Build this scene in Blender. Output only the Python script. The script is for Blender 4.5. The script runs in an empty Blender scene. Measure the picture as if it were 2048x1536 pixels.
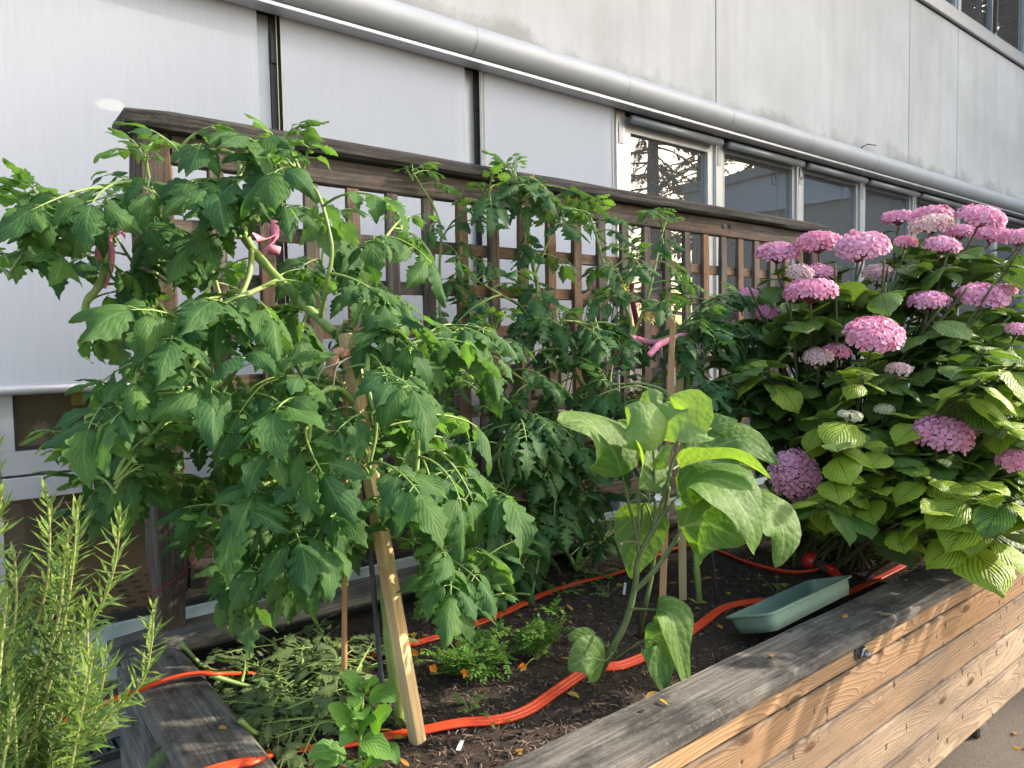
import bpy, bmesh, math, random
from mathutils import Vector, Matrix, noise
random.seed(7)
PI = math.pi
sc = bpy.context.scene
COL = sc.collection

# ------------------------------------------------------------------ camera
FPX = 1435.25
R_R = Vector((0.78519463, -0.61899138, -0.01786244))
R_U = Vector((0.04781458, 0.03184343, 0.99834852))
R_F = Vector((0.61740032, 0.78475198, -0.0546001))
CAM = Vector((0, 0, 1.5))
cd = bpy.data.cameras.new('camera'); cam = bpy.data.objects.new('camera', cd); COL.objects.link(cam)
cd.sensor_fit = 'HORIZONTAL'; cd.sensor_width = 36.0; cd.lens = FPX / 2048 * 36.0
cd.clip_start = 0.02; cd.clip_end = 500
cam.matrix_world = Matrix(((R_R.x, R_U.x, -R_F.x, CAM.x), (R_R.y, R_U.y, -R_F.y, CAM.y), (R_R.z, R_U.z, -R_F.z, CAM.z), (0, 0, 0, 1)))
sc.camera = cam
# ------------------------------------------------------------------ light
SUN = Vector((0.80, -0.40, 0.50)).normalized()
w = bpy.data.worlds.new('World'); sc.world = w; w.use_nodes = True
wn = w.node_tree; bg = wn.nodes['Background']
sky = wn.nodes.new('ShaderNodeTexSky'); sky.sky_type = 'NISHITA'; sky.sun_disc = False
sky.sun_elevation = math.asin(SUN.z); sky.sun_rotation = math.atan2(SUN.x, SUN.y)
sky.air_density = 1.3; sky.dust_density = 3.5; sky.ozone_density = 1.0
wn.links.new(sky.outputs[0], bg.inputs[0]); bg.inputs[1].default_value = 0.15
sd = bpy.data.lights.new('sun', 'SUN'); sd.energy = 2.7; sd.angle = math.radians(1.2); sd.color = (1.0, 0.90, 0.76)
so = bpy.data.objects.new('sun', sd); COL.objects.link(so); so.rotation_euler = SUN.to_track_quat('Z', 'Y').to_euler(); so.location = (4, -3, 8)
sc.view_settings.view_transform = 'Standard'; sc.view_settings.look = 'None'
sc.view_settings.exposure = 1.8; sc.view_settings.gamma = 1.0
sc.render.engine = 'CYCLES'
sc.cycles.max_bounces = 8; sc.cycles.transparent_max_bounces = 12; sc.cycles.use_denoising = True

# ------------------------------------------------------------------ helpers
def ray(px, py): return R_R * ((px - 1024) / FPX) + R_U * ((768 - py) / FPX) + R_F
def PD(px, py, d): return CAM + ray(px, py) * d            # a point at a given distance in front of the camera
def PY(px, py, y): r = ray(px, py); return CAM + r * (y / r.y)
def PZ(px, py, z): r = ray(px, py); return CAM + r * ((z - CAM.z) / r.z)
def proj(p):
    v = p - CAM; d = v.dot(R_F)
    return 1024 + FPX * v.dot(R_R) / d, 768 - FPX * v.dot(R_U) / d, d
def inside(poly, x, y):
    c = False; j = len(poly) - 1
    for i in range(len(poly)):
        xi, yi = poly[i]; xj, yj = poly[j]
        if (yi > y) != (yj > y) and x < (xj - xi) * (y - yi) / (yj - yi) + xi: c = not c
        j = i
    return c
rnd = random.random
def U(a, b): return random.uniform(a, b)

class MB:
    def __init__(s): s.v = []; s.f = []; s.uv = []; s.mi = []
    def add(s, verts, faces, uvs=None, mi=0):
        o = len(s.v); s.v.extend([tuple(v) for v in verts])
        for f in faces:
            s.f.append([o + i for i in f]); s.mi.append(mi)
            s.uv.extend([(uvs[i] if uvs else (0.5, 0.5)) for i in f])
    def box(s, a, b, mi=0):
        x0, y0, z0 = a; x1, y1, z1 = b
        s.add([(x0, y0, z0), (x1, y0, z0), (x1, y1, z0), (x0, y1, z0), (x0, y0, z1), (x1, y0, z1), (x1, y1, z1), (x0, y1, z1)],
              [(0, 3, 2, 1), (4, 5, 6, 7), (0, 1, 5, 4), (1, 2, 6, 5), (2, 3, 7, 6), (3, 0, 4, 7)], mi=mi)
    def tube(s, pts, r, seg=6, mi=0, cap=True, jit=0):
        pts = [Vector(p) for p in pts]; n = len(pts)
        if not isinstance(r, (list, tuple)): r = [r] * n
        vs = []; uv = []; up = Vector((0.13, 0.31, 0.94)).normalized(); prev = None
        for i, p in enumerate(pts):
            t = (pts[min(i + 1, n - 1)] - pts[max(i - 1, 0)])
            t = t.normalized() if t.length > 1e-9 else Vector((0, 0, 1))
            if prev is None:
                a = t.cross(up)
                if a.length < 0.05: a = t.cross(Vector((1, 0, 0)))
                a.normalize()
            else:
                a = prev - t * prev.dot(t); a.normalize()
            prev = a; b = t.cross(a)
            for k in range(seg):
                an = 2 * PI * k / seg; rr = r[i] * (1 + (U(-jit, jit) if jit else 0))
                vs.append(p + a * (math.cos(an) * rr) + b * (math.sin(an) * rr)); uv.append((k / seg, i / max(1, n - 1)))
        fs = []
        for i in range(n - 1):
            for k in range(seg):
                k2 = (k + 1) % seg
                fs.append((i * seg + k, i * seg + k2, (i + 1) * seg + k2, (i + 1) * seg + k))
        if cap:
            fs.append(tuple(range(seg - 1, -1, -1))); fs.append(tuple((n - 1) * seg + k for k in range(seg)))
        s.add(vs, fs, uv, mi)
    def lathe(s, prof, M, seg=20, mi=0):
        vs = []; fs = []; n = len(prof)
        for (r, z) in prof:
            for k in range(seg):
                a = 2 * PI * k / seg; vs.append(M @ Vector((r * math.cos(a), r * math.sin(a), z)))
        for i in range(n - 1):
            for k in range(seg):
                k2 = (k + 1) % seg; fs.append((i * seg + k, i * seg + k2, (i + 1) * seg + k2, (i + 1) * seg + k))
        s.add(vs, fs, mi=mi)
    def mesh(s, name, mats, smooth=True):
        me = bpy.data.meshes.new(name); me.from_pydata(s.v, [], s.f)
        uvl = me.uv_layers.new(name='UVMap')
        flat = [c for u in s.uv for c in u]; uvl.data.foreach_set('uv', flat)
        for m in (mats if isinstance(mats, (list, tuple)) else [mats]): me.materials.append(m)
        me.polygons.foreach_set('material_index', s.mi)
        me.polygons.foreach_set('use_smooth', [smooth] * len(s.f)); me.update()
        return me

def obj(name, me, parent=None, loc=None, rot=None, scale=None, mat=None):
    o = bpy.data.objects.new(name, me); COL.objects.link(o)
    if parent: o.parent = parent
    if loc is not None: o.location = loc
    if rot is not None: o.rotation_euler = rot
    if scale is not None: o.scale = scale if hasattr(scale, '__len__') else (scale,) * 3
    return o
def tag(o, label, cat, group=None):
    o['label'] = label; o['category'] = cat
    if group: o['group'] = group
    return o
def thing(name, label, cat, loc=(0, 0, 0), group=None):
    o = bpy.data.objects.new(name, None); COL.objects.link(o); o.location = loc; o.empty_display_size = 0.05
    return tag(o, label, cat, group)
def put(name, mb, mats, parent=None, smooth=True):
    """mesh given in world coordinates; parents sit at a translated location without rotation"""
    me = mb.mesh(name, mats, smooth)
    if parent:
        L = parent.location
        pp = parent.parent
        L = Vector(L) + (Vector(pp.location) if pp else Vector((0, 0, 0)))
        me.transform(Matrix.Translation(-L))
    return obj(name, me, parent)

def spline(pts, n):
    """Catmull-Rom through the points, n samples per span"""
    P = [Vector(p) for p in pts]; out = []
    for i in range(len(P) - 1):
        p0 = P[max(i - 1, 0)]; p1 = P[i]; p2 = P[i + 1]; p3 = P[min(i + 2, len(P) - 1)]
        for k in range(n):
            t = k / n
            out.append(0.5 * ((2 * p1) + (p2 - p0) * t + (2 * p0 - 5 * p1 + 4 * p2 - p3) * t * t + (3 * p1 - p0 - 3 * p2 + p3) * t ** 3))
    out.append(P[-1]); return out

# ------------------------------------------------------------------ materials
class NT:
    def __init__(s, name):
        s.m = bpy.data.materials.new(name); s.m.use_nodes = True; s.t = s.m.node_tree
        s.b = s.t.nodes['Principled BSDF']; s.out = s.t.nodes['Material Output']
    def n(s, typ, **kw):
        nd = s.t.nodes.new('ShaderNode' + typ)
        for k, v in kw.items():
            if k.startswith('_'): setattr(nd, k[1:], v)
            else: s.set(nd, k, v)
        return nd
    def set(s, nd, k, v):
        key = int(k[1:]) if k[0] == 'i' and k[1:].isdigit() else k
        inp = nd.inputs[key]
        if hasattr(v, 'is_output') or isinstance(v, bpy.types.NodeSocket): s.t.links.new(v, inp)
        elif isinstance(v, bpy.types.Node): s.t.links.new(v.outputs[0], inp)
        else: inp.default_value = v
    def L(s, a, b): s.t.links.new(a, b)
    def noise(s, vec, scale, detail=6, rough=0.6, dist=0.0):
        return s.n('TexNoise', Vector=vec, Scale=scale, Detail=detail, Roughness=rough, Distortion=dist).outputs['Fac']
    def ramp(s, fac, stops):
        r = s.n('ValToRGB', Fac=fac); el = r.color_ramp.elements
        while len(el) < len(stops): el.new(0.5)
        for e, (p, c) in zip(el, stops):
            e.position = p; e.color = (c if hasattr(c, '__len__') else (c, c, c)) + ((1,) if not hasattr(c, '__len__') or len(c) == 3 else ())
        return r.outputs['Color']
    def mix(s, fac, a, b, typ='MIX'):
        m = s.n('Mix', _data_type='RGBA', _blend_type=typ)
        s.set(m, 'i0', fac)
        for i, v in ((6, a), (7, b)):
            if isinstance(v, tuple): m.inputs[i].default_value = v + (1,) if len(v) == 3 else v
            else: s.L(v, m.inputs[i])
        return m.outputs[2]
    def math(s, op, a, b=None, c=None, clamp=False):
        m = s.n('Math', _operation=op); m.use_clamp = clamp
        for i, v in enumerate((a, b, c)):
            if v is None: continue
            if isinstance(v, (int, float)): m.inputs[i].default_value = v
            else: s.L(v, m.inputs[i])
        return m.outputs[0]
    def vec(s, kind='Object', scale=(1, 1, 1), rand=0.0):
        tc = s.n('TexCoord').outputs[kind]
        mp = s.n('Mapping', Vector=tc, Scale=scale)
        if rand:
            oi = s.n('ObjectInfo').outputs['Random']
            c = s.n('CombineXYZ', X=s.math('MULTIPLY', oi, 37.0 * rand), Y=s.math('MULTIPLY', oi, 91.0 * rand), Z=s.math('MULTIPLY', oi, 53.0 * rand))
            s.set(mp, 'Location', c.outputs[0])
        return mp.outputs[0]
    def bump(s, h, strength=0.3, dist=0.01):
        b = s.n('Bump', Height=h, Strength=strength, Distance=dist); s.L(b.outputs[0], s.b.inputs['Normal']); return b.outputs[0]
    def P(s, **kw):
        for k, v in kw.items():
            key = k.replace('_', ' ')
            s.set(s.b, key, (v + (1,) if isinstance(v, tuple) and len(v) == 3 else v))
        return s.m

def plain(name, col, rough=0.5, metal=0.0, var=0.0, scale=30.0, bump=0.0, coat=0.0, spec=None):
    m = NT(name)
    if var:
        f = m.noise(m.vec('Object', rand=0.3), scale)
        c = m.mix(m.ramp(f, [(0.3, 0.0), (0.7, 1.0)]), tuple(x * (1 - var) for x in col), tuple(min(1, x * (1 + var)) for x in col))
        m.P(Base_Color=c)
        if bump: m.bump(f, bump, 0.004)
    else: m.P(Base_Color=col)
    m.P(Roughness=rough, Metallic=metal)
    if coat: m.P(Coat_Weight=coat)
    return m.m

def wood_grey(name, light, mid, dark, stain=0.5, warm=None):
    m = NT(name)
    v = m.vec('Object', (1.0, 1.0, 1.0), 1.0)
    st = m.n('Mapping', Vector=v, Scale=(2.6, 105, 105)).outputs[0]
    fine = m.noise(st, 1.0, 8, 0.72, 0.5)
    st2 = m.n('Mapping', Vector=v, Scale=(0.8, 16, 16)).outputs[0]
    broad = m.noise(st2, 1.0, 5, 0.6, 1.2)
    blot = m.noise(m.n('Mapping', Vector=v, Scale=(2.5, 5, 5)).outputs[0], 1.6, 8, 0.72)
    speck = m.noise(v, 140, 3, 0.6)
    c = m.ramp(fine, [(0.36, dark), (0.48, mid), (0.64, light)])
    c = m.mix(m.ramp(broad, [(0.38, 0.0), (0.62, 1.0)]), c, m.mix(0.6, c, mid))
    if warm: c = m.mix(m.math('MULTIPLY', m.ramp(m.noise(st2, 0.6, 3, 0.5), [(0.5, 0.0), (0.68, 1.0)]), 0.75), c, warm)
    c = m.mix(m.math('MULTIPLY', m.ramp(blot, [(0.45, 0.0), (0.60, 1.0)]), stain), c, tuple(x * 0.55 for x in dark))
    c = m.mix(m.math('MULTIPLY', m.ramp(speck, [(0.60, 0.0), (0.66, 1.0)]), 0.35), c, light)
    m.P(Base_Color=c, Roughness=0.85)
    m.bump(m.math('ADD', fine, m.math('MULTIPLY', blot, 0.4)), 0.75, 0.006)
    return m.m

def wood_pine(name, a, b, grey=0.25, mark=0.5):
    m = NT(name)
    v = m.vec('Object', (1, 1, 1), 1.0)
    z = m.n('SeparateXYZ', Vector=v); X, Z = z.outputs['X'], z.outputs['Z']
    flat = m.n('CombineXYZ', X=X, Y=Z).outputs[0]
    big = m.n('TexNoise', Vector=m.n('Mapping', Vector=v, Scale=(0.55, 5, 5)).outputs[0], Scale=1.0, Detail=2.0, Roughness=0.4)
    kn = m.n('TexVoronoi', _voronoi_dimensions='2D', Vector=m.n('Mapping', Vector=flat, Scale=(2.6, 7.0, 1)).outputs[0], Scale=1.0, Randomness=1.0)
    kd = kn.outputs['Distance']
    h = m.math('ADD', m.math('MULTIPLY', Z, 11.0), m.math('MULTIPLY', big.outputs['Fac'], 3.6))
    h = m.math('ADD', h, m.math('DIVIDE', 0.09, m.math('ADD', kd, 0.11)))
    wob = m.noise(m.n('Mapping', Vector=v, Scale=(6, 40, 40)).outputs[0], 1.0, 3, 0.5)
    ring = m.math('FRACT', m.math('ADD', m.math('MULTIPLY', h, 7.5), m.math('MULTIPLY', wob, 0.5)))
    ringc = m.ramp(ring, [(0.0, 0.0), (0.6, 0.45), (0.88, 1.0), (1.0, 0.05)])
    c = m.mix(m.math('MULTIPLY', ringc, 0.9), a, b)
    st = m.noise(m.n('Mapping', Vector=v, Scale=(4, 170, 170)).outputs[0], 1.0, 6, 0.7)
    c = m.mix(m.math('MULTIPLY', m.ramp(st, [(0.45, 0.0), (0.72, 1.0)]), 0.5), c, tuple(x * 0.5 for x in b))
    wash = m.noise(m.n('Mapping', Vector=v, Scale=(1.1, 5, 5)).outputs[0], 1.5, 6, 0.65)
    c = m.mix(m.math('MULTIPLY', m.ramp(wash, [(0.42, 0.0), (0.60, 1.0)]), grey), c, (0.19, 0.135, 0.095))
    g = m.n('SeparateXYZ', Vector=m.n('TexCoord').outputs['Generated']).outputs['Z']
    hh = m.math('ADD', m.math('MULTIPLY', ringc, 0.5), m.math('MULTIPLY', st, 0.6))
    if mark > 0:
        ksel = m.ramp(m.n('SeparateColor', Color=kn.outputs['Color']).outputs[1], [(0.55, 0.0), (0.56, 1.0)])
        kdw = m.math('ADD', kd, m.math('MULTIPLY', m.math('SUBTRACT', wob, 0.5), 0.07))
        c = m.mix(m.math('MULTIPLY', m.ramp(kdw, [(0.03, 0.95), (0.07, 0.75), (0.11, 0.0)]), ksel), c, (0.11, 0.047, 0.02))
        nk = m.n('TexVoronoi', _voronoi_dimensions='2D', Vector=m.n('Mapping', Vector=flat, Rotation=(0, 0, 0.25), Scale=(15, 8.0, 1)).outputs[0], Scale=1.0, Randomness=1.0)
        sel = m.ramp(m.n('SeparateColor', Color=nk.outputs['Color']).outputs[0], [(1.0 - 0.45 * mark, 0.0), (1.01 - 0.45 * mark, 1.0)])
        nick = m.math('MULTIPLY', m.ramp(m.math('ADD', nk.outputs['Distance'], m.math('MULTIPLY', m.math('SUBTRACT', wob, 0.5), 0.45)), [(0.02, 1.0), (0.12, 0.0)]), sel)
        c = m.mix(m.math('MULTIPLY', nick, 0.85), c, (0.05, 0.033, 0.022))
        ed = m.math('ADD', m.math('ABSOLUTE', m.math('SUBTRACT', g, 0.5)), m.math('MULTIPLY', m.math('SUBTRACT', wash, 0.5), 0.42))
        c = m.mix(m.math('MULTIPLY', m.ramp(ed, [(0.40, 0.0), (0.50, 1.0)]), 0.75), c, (0.06, 0.046, 0.036))   # damp dirt along the joints
        hh = m.math('SUBTRACT', hh, m.math('MULTIPLY', nick, 1.5))
    m.P(Base_Color=c, Roughness=0.75)
    m.bump(hh, 0.6, 0.004)
    return m.m

def leaf_mat(name, top, top2, under, vein, tr=0.35, veins=9.0, slope=1.2, rough=0.45, wet=0.5, veinmix=0.5, edge=None, wrinkle=0.5, tcol=(1.35, 1.6, 0.45), pucker=0.0):
    m = NT(name)
    uv = m.n('TexCoord').outputs['UV']; sp = m.n('SeparateXYZ', Vector=uv)
    u = m.math('ABSOLUTE', m.math('SUBTRACT', sp.outputs['X'], 0.5)); v = sp.outputs['Y']
    oi = m.n('ObjectInfo').outputs['Random']; isl = m.n('NewGeometry').outputs['Random Per Island']
    nz = m.noise(m.vec('Object', rand=1.0), 26, 4, 0.6)
    nzb = m.noise(m.vec('Object', rand=1.0), 110, 3, 0.6)
    rr = m.math('FRACT', m.math('ADD', m.math('MULTIPLY', oi, 3.1), m.math('MULTIPLY', isl, 0.9)))
    c = m.mix(rr, top, top2)
    c = m.mix(m.math('MULTIPLY', m.ramp(nz, [(0.35, 0.0), (0.7, 1.0)]), 0.35), c, tuple(x * 0.68 for x in top))
    mid = m.ramp(u, [(0.012, 1.0), (0.035, 0.0)])
    sv = m.math('FRACT', m.math('ADD', m.math('MULTIPLY', m.math('SUBTRACT', v, m.math('MULTIPLY', u, slope)), veins), m.math('MULTIPLY', nz, 0.35)))
    svd = m.math('ABSOLUTE', m.math('SUBTRACT', sv, 0.5))
    svl = m.ramp(svd, [(0.03, 1.0), (0.11, 0.0)])
    vv = m.math('MAXIMUM', mid, m.math('MULTIPLY', svl, 0.7))
    if edge is not None:
        c = m.mix(m.math('MULTIPLY', m.ramp(svd, [(0.10, 0.0), (0.42, 1.0)]), 0.75), c, edge)
        c = m.mix(m.math('MULTIPLY', m.ramp(u, [(0.38, 0.0), (0.5, 1.0)]), 0.35), c, edge)
    c = m.mix(m.math('MULTIPLY', vv, veinmix), c, vein)
    bf = m.n('NewGeometry').outputs['Backfacing']
    c = m.mix(bf, c, m.mix(m.math('MULTIPLY', vv, 0.4), under, vein))
    bh = m.math('ADD', m.math('MULTIPLY', m.ramp(svd, [(0.0, 0.0), (0.4, 1.0)]), wrinkle), m.math('ADD', m.math('MULTIPLY', nz, 0.35), m.math('MULTIPLY', nzb, 0.3)))
    if pucker:
        vo = m.n('TexVoronoi', Vector=m.vec('Object'), Scale=62.0, Randomness=1.0).outputs['Distance']
        bh = m.math('SUBTRACT', bh, m.math('MULTIPLY', vo, pucker))
    bn = m.bump(bh, 0.55, 0.006)
    m.P(Base_Color=c, Roughness=m.math('ADD', rough, m.math('MULTIPLY', nz, 0.18)), Specular_IOR_Level=wet)
    tl = m.n('BsdfTranslucent', Color=m.mix(1.0, c, tcol + (1,), 'MULTIPLY'))
    m.L(bn, tl.inputs['Normal'])
    ms = m.n('MixShader', Fac=tr); m.L(m.b.outputs[0], ms.inputs[1]); m.L(tl.outputs[0], ms.inputs[2])
    m.L(ms.outputs[0], m.out.inputs['Surface'])
    return m.m

M = {}
M['rim'] = wood_grey('weathered_rim_wood', (0.27, 0.245, 0.21), (0.125, 0.108, 0.09), (0.028, 0.024, 0.020), 0.85)
M['trellis'] = wood_grey('weathered_trellis_wood', (0.17, 0.135, 0.108), (0.080, 0.060, 0.047), (0.026, 0.020, 0.016), 0.55, (0.16, 0.08, 0.042))
M['slat'] = wood_grey('slat_wood', (0.22, 0.18, 0.145), (0.105, 0.083, 0.065), (0.035, 0.027, 0.022), 0.4, (0.30, 0.14, 0.06))
M['cap'] = wood_grey('lichened_cap_wood', (0.13, 0.115, 0.10), (0.030, 0.025, 0.021), (0.010, 0.008, 0.007), 0.3)
M['pine1'] = wood_pine('pine_upper', (0.52, 0.33, 0.17), (0.30, 0.135, 0.047), 0.3, 0.7)
M['pine2'] = wood_pine('pine_orange', (0.47, 0.285, 0.14), (0.26, 0.115, 0.042), 0.4, 0.8)
M['pine3'] = wood_pine('pine_worn', (0.44, 0.29, 0.165), (0.25, 0.135, 0.065), 0.55, 0.95)
M['pine4'] = wood_pine('pine_pale', (0.52, 0.385, 0.255), (0.34, 0.215, 0.125), 0.5, 1.0)
M['stake'] = wood_pine('stake_wood', (0.62, 0.45, 0.24), (0.52, 0.34, 0.16), 0.05, 0.0)
M['stake2'] = wood_pine('reddish_stake_wood', (0.44, 0.25, 0.12), (0.34, 0.17, 0.075), 0.1, 0.0)
M['bamboo'] = plain('bamboo', (0.42, 0.23, 0.115), 0.5, var=0.25, scale=12)
M['block'] = plain('dark_block', (0.09, 0.075, 0.06), 0.9, var=0.5, scale=20, bump=0.5)
M['stem'] = plain('tomato_stem', (0.20, 0.29, 0.075), 0.5, var=0.2, scale=40, bump=0.2)
M['eggstem'] = plain('eggplant_stem', (0.10, 0.13, 0.04), 0.55, var=0.3, scale=25)
M['hydstem'] = plain('hydrangea_stem', (0.075, 0.085, 0.03), 0.7, var=0.3, scale=30)
M['pedicel'] = plain('flower_stalk', (0.24, 0.07, 0.085), 0.6, var=0.2)
M['tomato'] = leaf_mat('tomato_leaf', (0.036, 0.105, 0.034), (0.085, 0.175, 0.040), (0.12, 0.22, 0.09), (0.24, 0.37, 0.13), 0.40, 6.5, 1.1, 0.52, 0.25, 0.30, None, 0.14)
M['tomato_b'] = leaf_mat('tomato_leaf_bluish', (0.042, 0.115, 0.036), (0.075, 0.165, 0.042), (0.11, 0.20, 0.09), (0.20, 0.33, 0.13), 0.34, 7.5, 1.1, 0.5, 0.35, 0.28, None, 0.18)
M['wilt'] = leaf_mat('wilted_leaf', (0.10, 0.155, 0.055), (0.175, 0.235, 0.09), (0.17, 0.21, 0.12), (0.24, 0.29, 0.16), 0.2, 6.5, 1.1, 0.65, 0.2, 0.3, None, 0.2)
M['hyd'] = leaf_mat('hydrangea_leaf', (0.15, 0.27, 0.026), (0.25, 0.37, 0.034), (0.13, 0.20, 0.06), (0.028, 0.078, 0.016), 0.30, 9.0, 1.3, 0.40, 0.4, 0.55, (0.40, 0.48, 0.045), 0.4, (1.35, 1.6, 0.45), 0.6)
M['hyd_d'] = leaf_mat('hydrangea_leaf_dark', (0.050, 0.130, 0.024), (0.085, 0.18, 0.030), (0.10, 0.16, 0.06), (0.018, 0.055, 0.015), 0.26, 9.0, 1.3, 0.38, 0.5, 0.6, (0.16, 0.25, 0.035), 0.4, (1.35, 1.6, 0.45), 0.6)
M['egg'] = leaf_mat('eggplant_leaf', (0.105, 0.205, 0.045), (0.155, 0.265, 0.05), (0.22, 0.33, 0.10), (0.28, 0.38, 0.16), 0.45, 4.5, 0.9, 0.5, 0.35, 0.6, None, 0.2, (1.45, 1.6, 0.35), 0.7)
M['weed'] = leaf_mat('weed_leaf', (0.115, 0.26, 0.045), (0.17, 0.34, 0.055), (0.2, 0.33, 0.1), (0.36, 0.50, 0.18), 0.34, 6.0, 1.1, 0.45, 0.4, 0.35, None, 0.15)
M['mari'] = leaf_mat('marigold_leaf', (0.085, 0.20, 0.028), (0.15, 0.29, 0.04), (0.15, 0.25, 0.06), (0.2, 0.33, 0.08), 0.3, 3.0, 1.0, 0.5, 0.3, 0.1)
M['rose'] = leaf_mat('rosemary_needle', (0.11, 0.20, 0.045), (0.24, 0.34, 0.060), (0.24, 0.31, 0.12), (0.25, 0.34, 0.08), 0.28, 2.0, 0.2, 0.45, 0.35, 0.2)
M['rose_d'] = leaf_mat('rosemary_old_needle', (0.060, 0.125, 0.032), (0.13, 0.21, 0.045), (0.20, 0.26, 0.11), (0.2, 0.28, 0.08), 0.25, 2.0, 0.2, 0.45, 0.35, 0.2)
M['rosestem'] = plain('rosemary_stem', (0.36, 0.37, 0.13), 0.6, var=0.3, scale=40)
M['deadleaf'] = leaf_mat('fallen_leaf', (0.68, 0.42, 0.06), (0.50, 0.23, 0.07), (0.5, 0.3, 0.08), (0.62, 0.42, 0.1), 0.2, 6.0, 1.0, 0.6, 0.3, 0.3, tcol=(1.2, 1.0, 0.5))
M['orange'] = plain('marigold_petal', (0.85, 0.24, 0.01), 0.5, var=0.2, scale=90)
M['yellow'] = plain('tomato_flower', (0.70, 0.55, 0.04), 0.5, var=0.15)
M['white'] = plain('white_plastic', (0.78, 0.78, 0.76), 0.5)
M['ribbon'] = plain('pink_ribbon', (0.72, 0.24, 0.33), 0.85, var=0.2, scale=60, bump=0.2)
M['tie'] = plain('tan_cloth', (0.36, 0.20, 0.125), 0.95, var=0.3, scale=70, bump=0.6)
M['string'] = plain('string', (0.55, 0.50, 0.36), 0.9)
M['redcord'] = plain('dark_red_cord', (0.20, 0.012, 0.02), 0.6, var=0.2)
M['rod'] = plain('grey_rod', (0.075, 0.085, 0.105), 0.5, 0.3, var=0.3, scale=25)
M['hose'] = plain('orange_red_hose', (0.75, 0.068, 0.016), 0.45, var=0.10, scale=14)
M['nozred'] = plain('nozzle_red', (0.62, 0.035, 0.022), 0.3, coat=0.3)
M['nozgrey'] = plain('nozzle_grey', (0.065, 0.07, 0.075), 0.45)
M['black'] = plain('black_rubber', (0.012, 0.012, 0.013), 0.6)
M['tray'] = plain('sage_green_plastic', (0.20, 0.285, 0.215), 0.35, var=0.08, scale=8)
M['steel'] = plain('steel', (0.30, 0.29, 0.275), 0.35, 1.0, var=0.3, scale=60)
M['alu'] = plain('aluminium_frame', (0.50, 0.51, 0.53), 0.38, 0.35, var=0.06, scale=6)
M['alu_d'] = plain('grey_mullion', (0.33, 0.345, 0.36), 0.4, 0.3, var=0.1, scale=6)
M['dark'] = plain('dark_recess', (0.018, 0.017, 0.016), 0.6)
M['bronze'] = plain('dark_bronze_strip', (0.060, 0.055, 0.046), 0.5, 0.2)
M['tube'] = plain('awning_tube', (0.46, 0.48, 0.50), 0.5, 0.1, var=0.05, scale=5)
M['greenbase'] = plain('pale_green_panel', (0.40, 0.47, 0.42), 0.45, var=0.05, scale=4)
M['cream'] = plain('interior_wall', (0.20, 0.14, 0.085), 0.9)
M['tan'] = plain('interior_perforated_board', (0.42, 0.22, 0.09), 0.7, var=0.1, scale=8)
M['pot'] = plain('terracotta', (0.36, 0.15, 0.08), 0.85, var=0.15, scale=20)
M['bark'] = plain('bark', (0.10, 0.075, 0.055), 0.95, var=0.4, scale=12, bump=0.8)
M['needles'] = plain('conifer_needles', (0.045, 0.085, 0.028), 0.7, var=0.4, scale=6)

def petal_mat(name, a, b, c2, edge):
    m = NT(name)
    isl = m.n('NewGeometry').outputs['Random Per Island']; oi = m.n('ObjectInfo').outputs['Random']
    c = m.ramp(isl, [(0.0, a), (0.5, b), (1.0, c2)])
    sp = m.n('SeparateXYZ', Vector=m.n('TexCoord').outputs['UV'])
    c = m.mix(m.math('MULTIPLY', m.ramp(sp.outputs['Y'], [(0.55, 0.0), (1.0, 1.0)]), 0.5), c, edge)
    c = m.mix(m.ramp(sp.outputs['Y'], [(0.03, 0.9), (0.14, 0.0)]), c, (0.55, 0.42, 0.42))
    h = m.n('HueSaturation', Hue=m.math('ADD', 0.49, m.math('MULTIPLY', oi, 0.02)), Saturation=m.math('ADD', 0.88, m.math('MULTIPLY', oi, 0.24)), Color=c)
    m.P(Base_Color=h.outputs[0], Roughness=0.6)
    tl = m.n('BsdfTranslucent', Color=h.outputs[0])
    ms = m.n('MixShader', Fac=0.3); m.L(m.b.outputs[0], ms.inputs[1]); m.L(tl.outputs[0], ms.inputs[2]); m.L(ms.outputs[0], m.out.inputs['Surface'])
    return m.m
M['pink'] = petal_mat('pink_petal', (0.74, 0.23, 0.41), (0.80, 0.31, 0.49), (0.84, 0.42, 0.57), (0.86, 0.54, 0.66))
M['pale'] = petal_mat('pale_pink_petal', (0.68, 0.36, 0.44), (0.74, 0.50, 0.48), (0.76, 0.62, 0.52), (0.80, 0.64, 0.62))
M['bud'] = petal_mat('greenish_bud', (0.52, 0.58, 0.26), (0.62, 0.64, 0.36), (0.70, 0.66, 0.48), (0.76, 0.70, 0.56))

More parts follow.
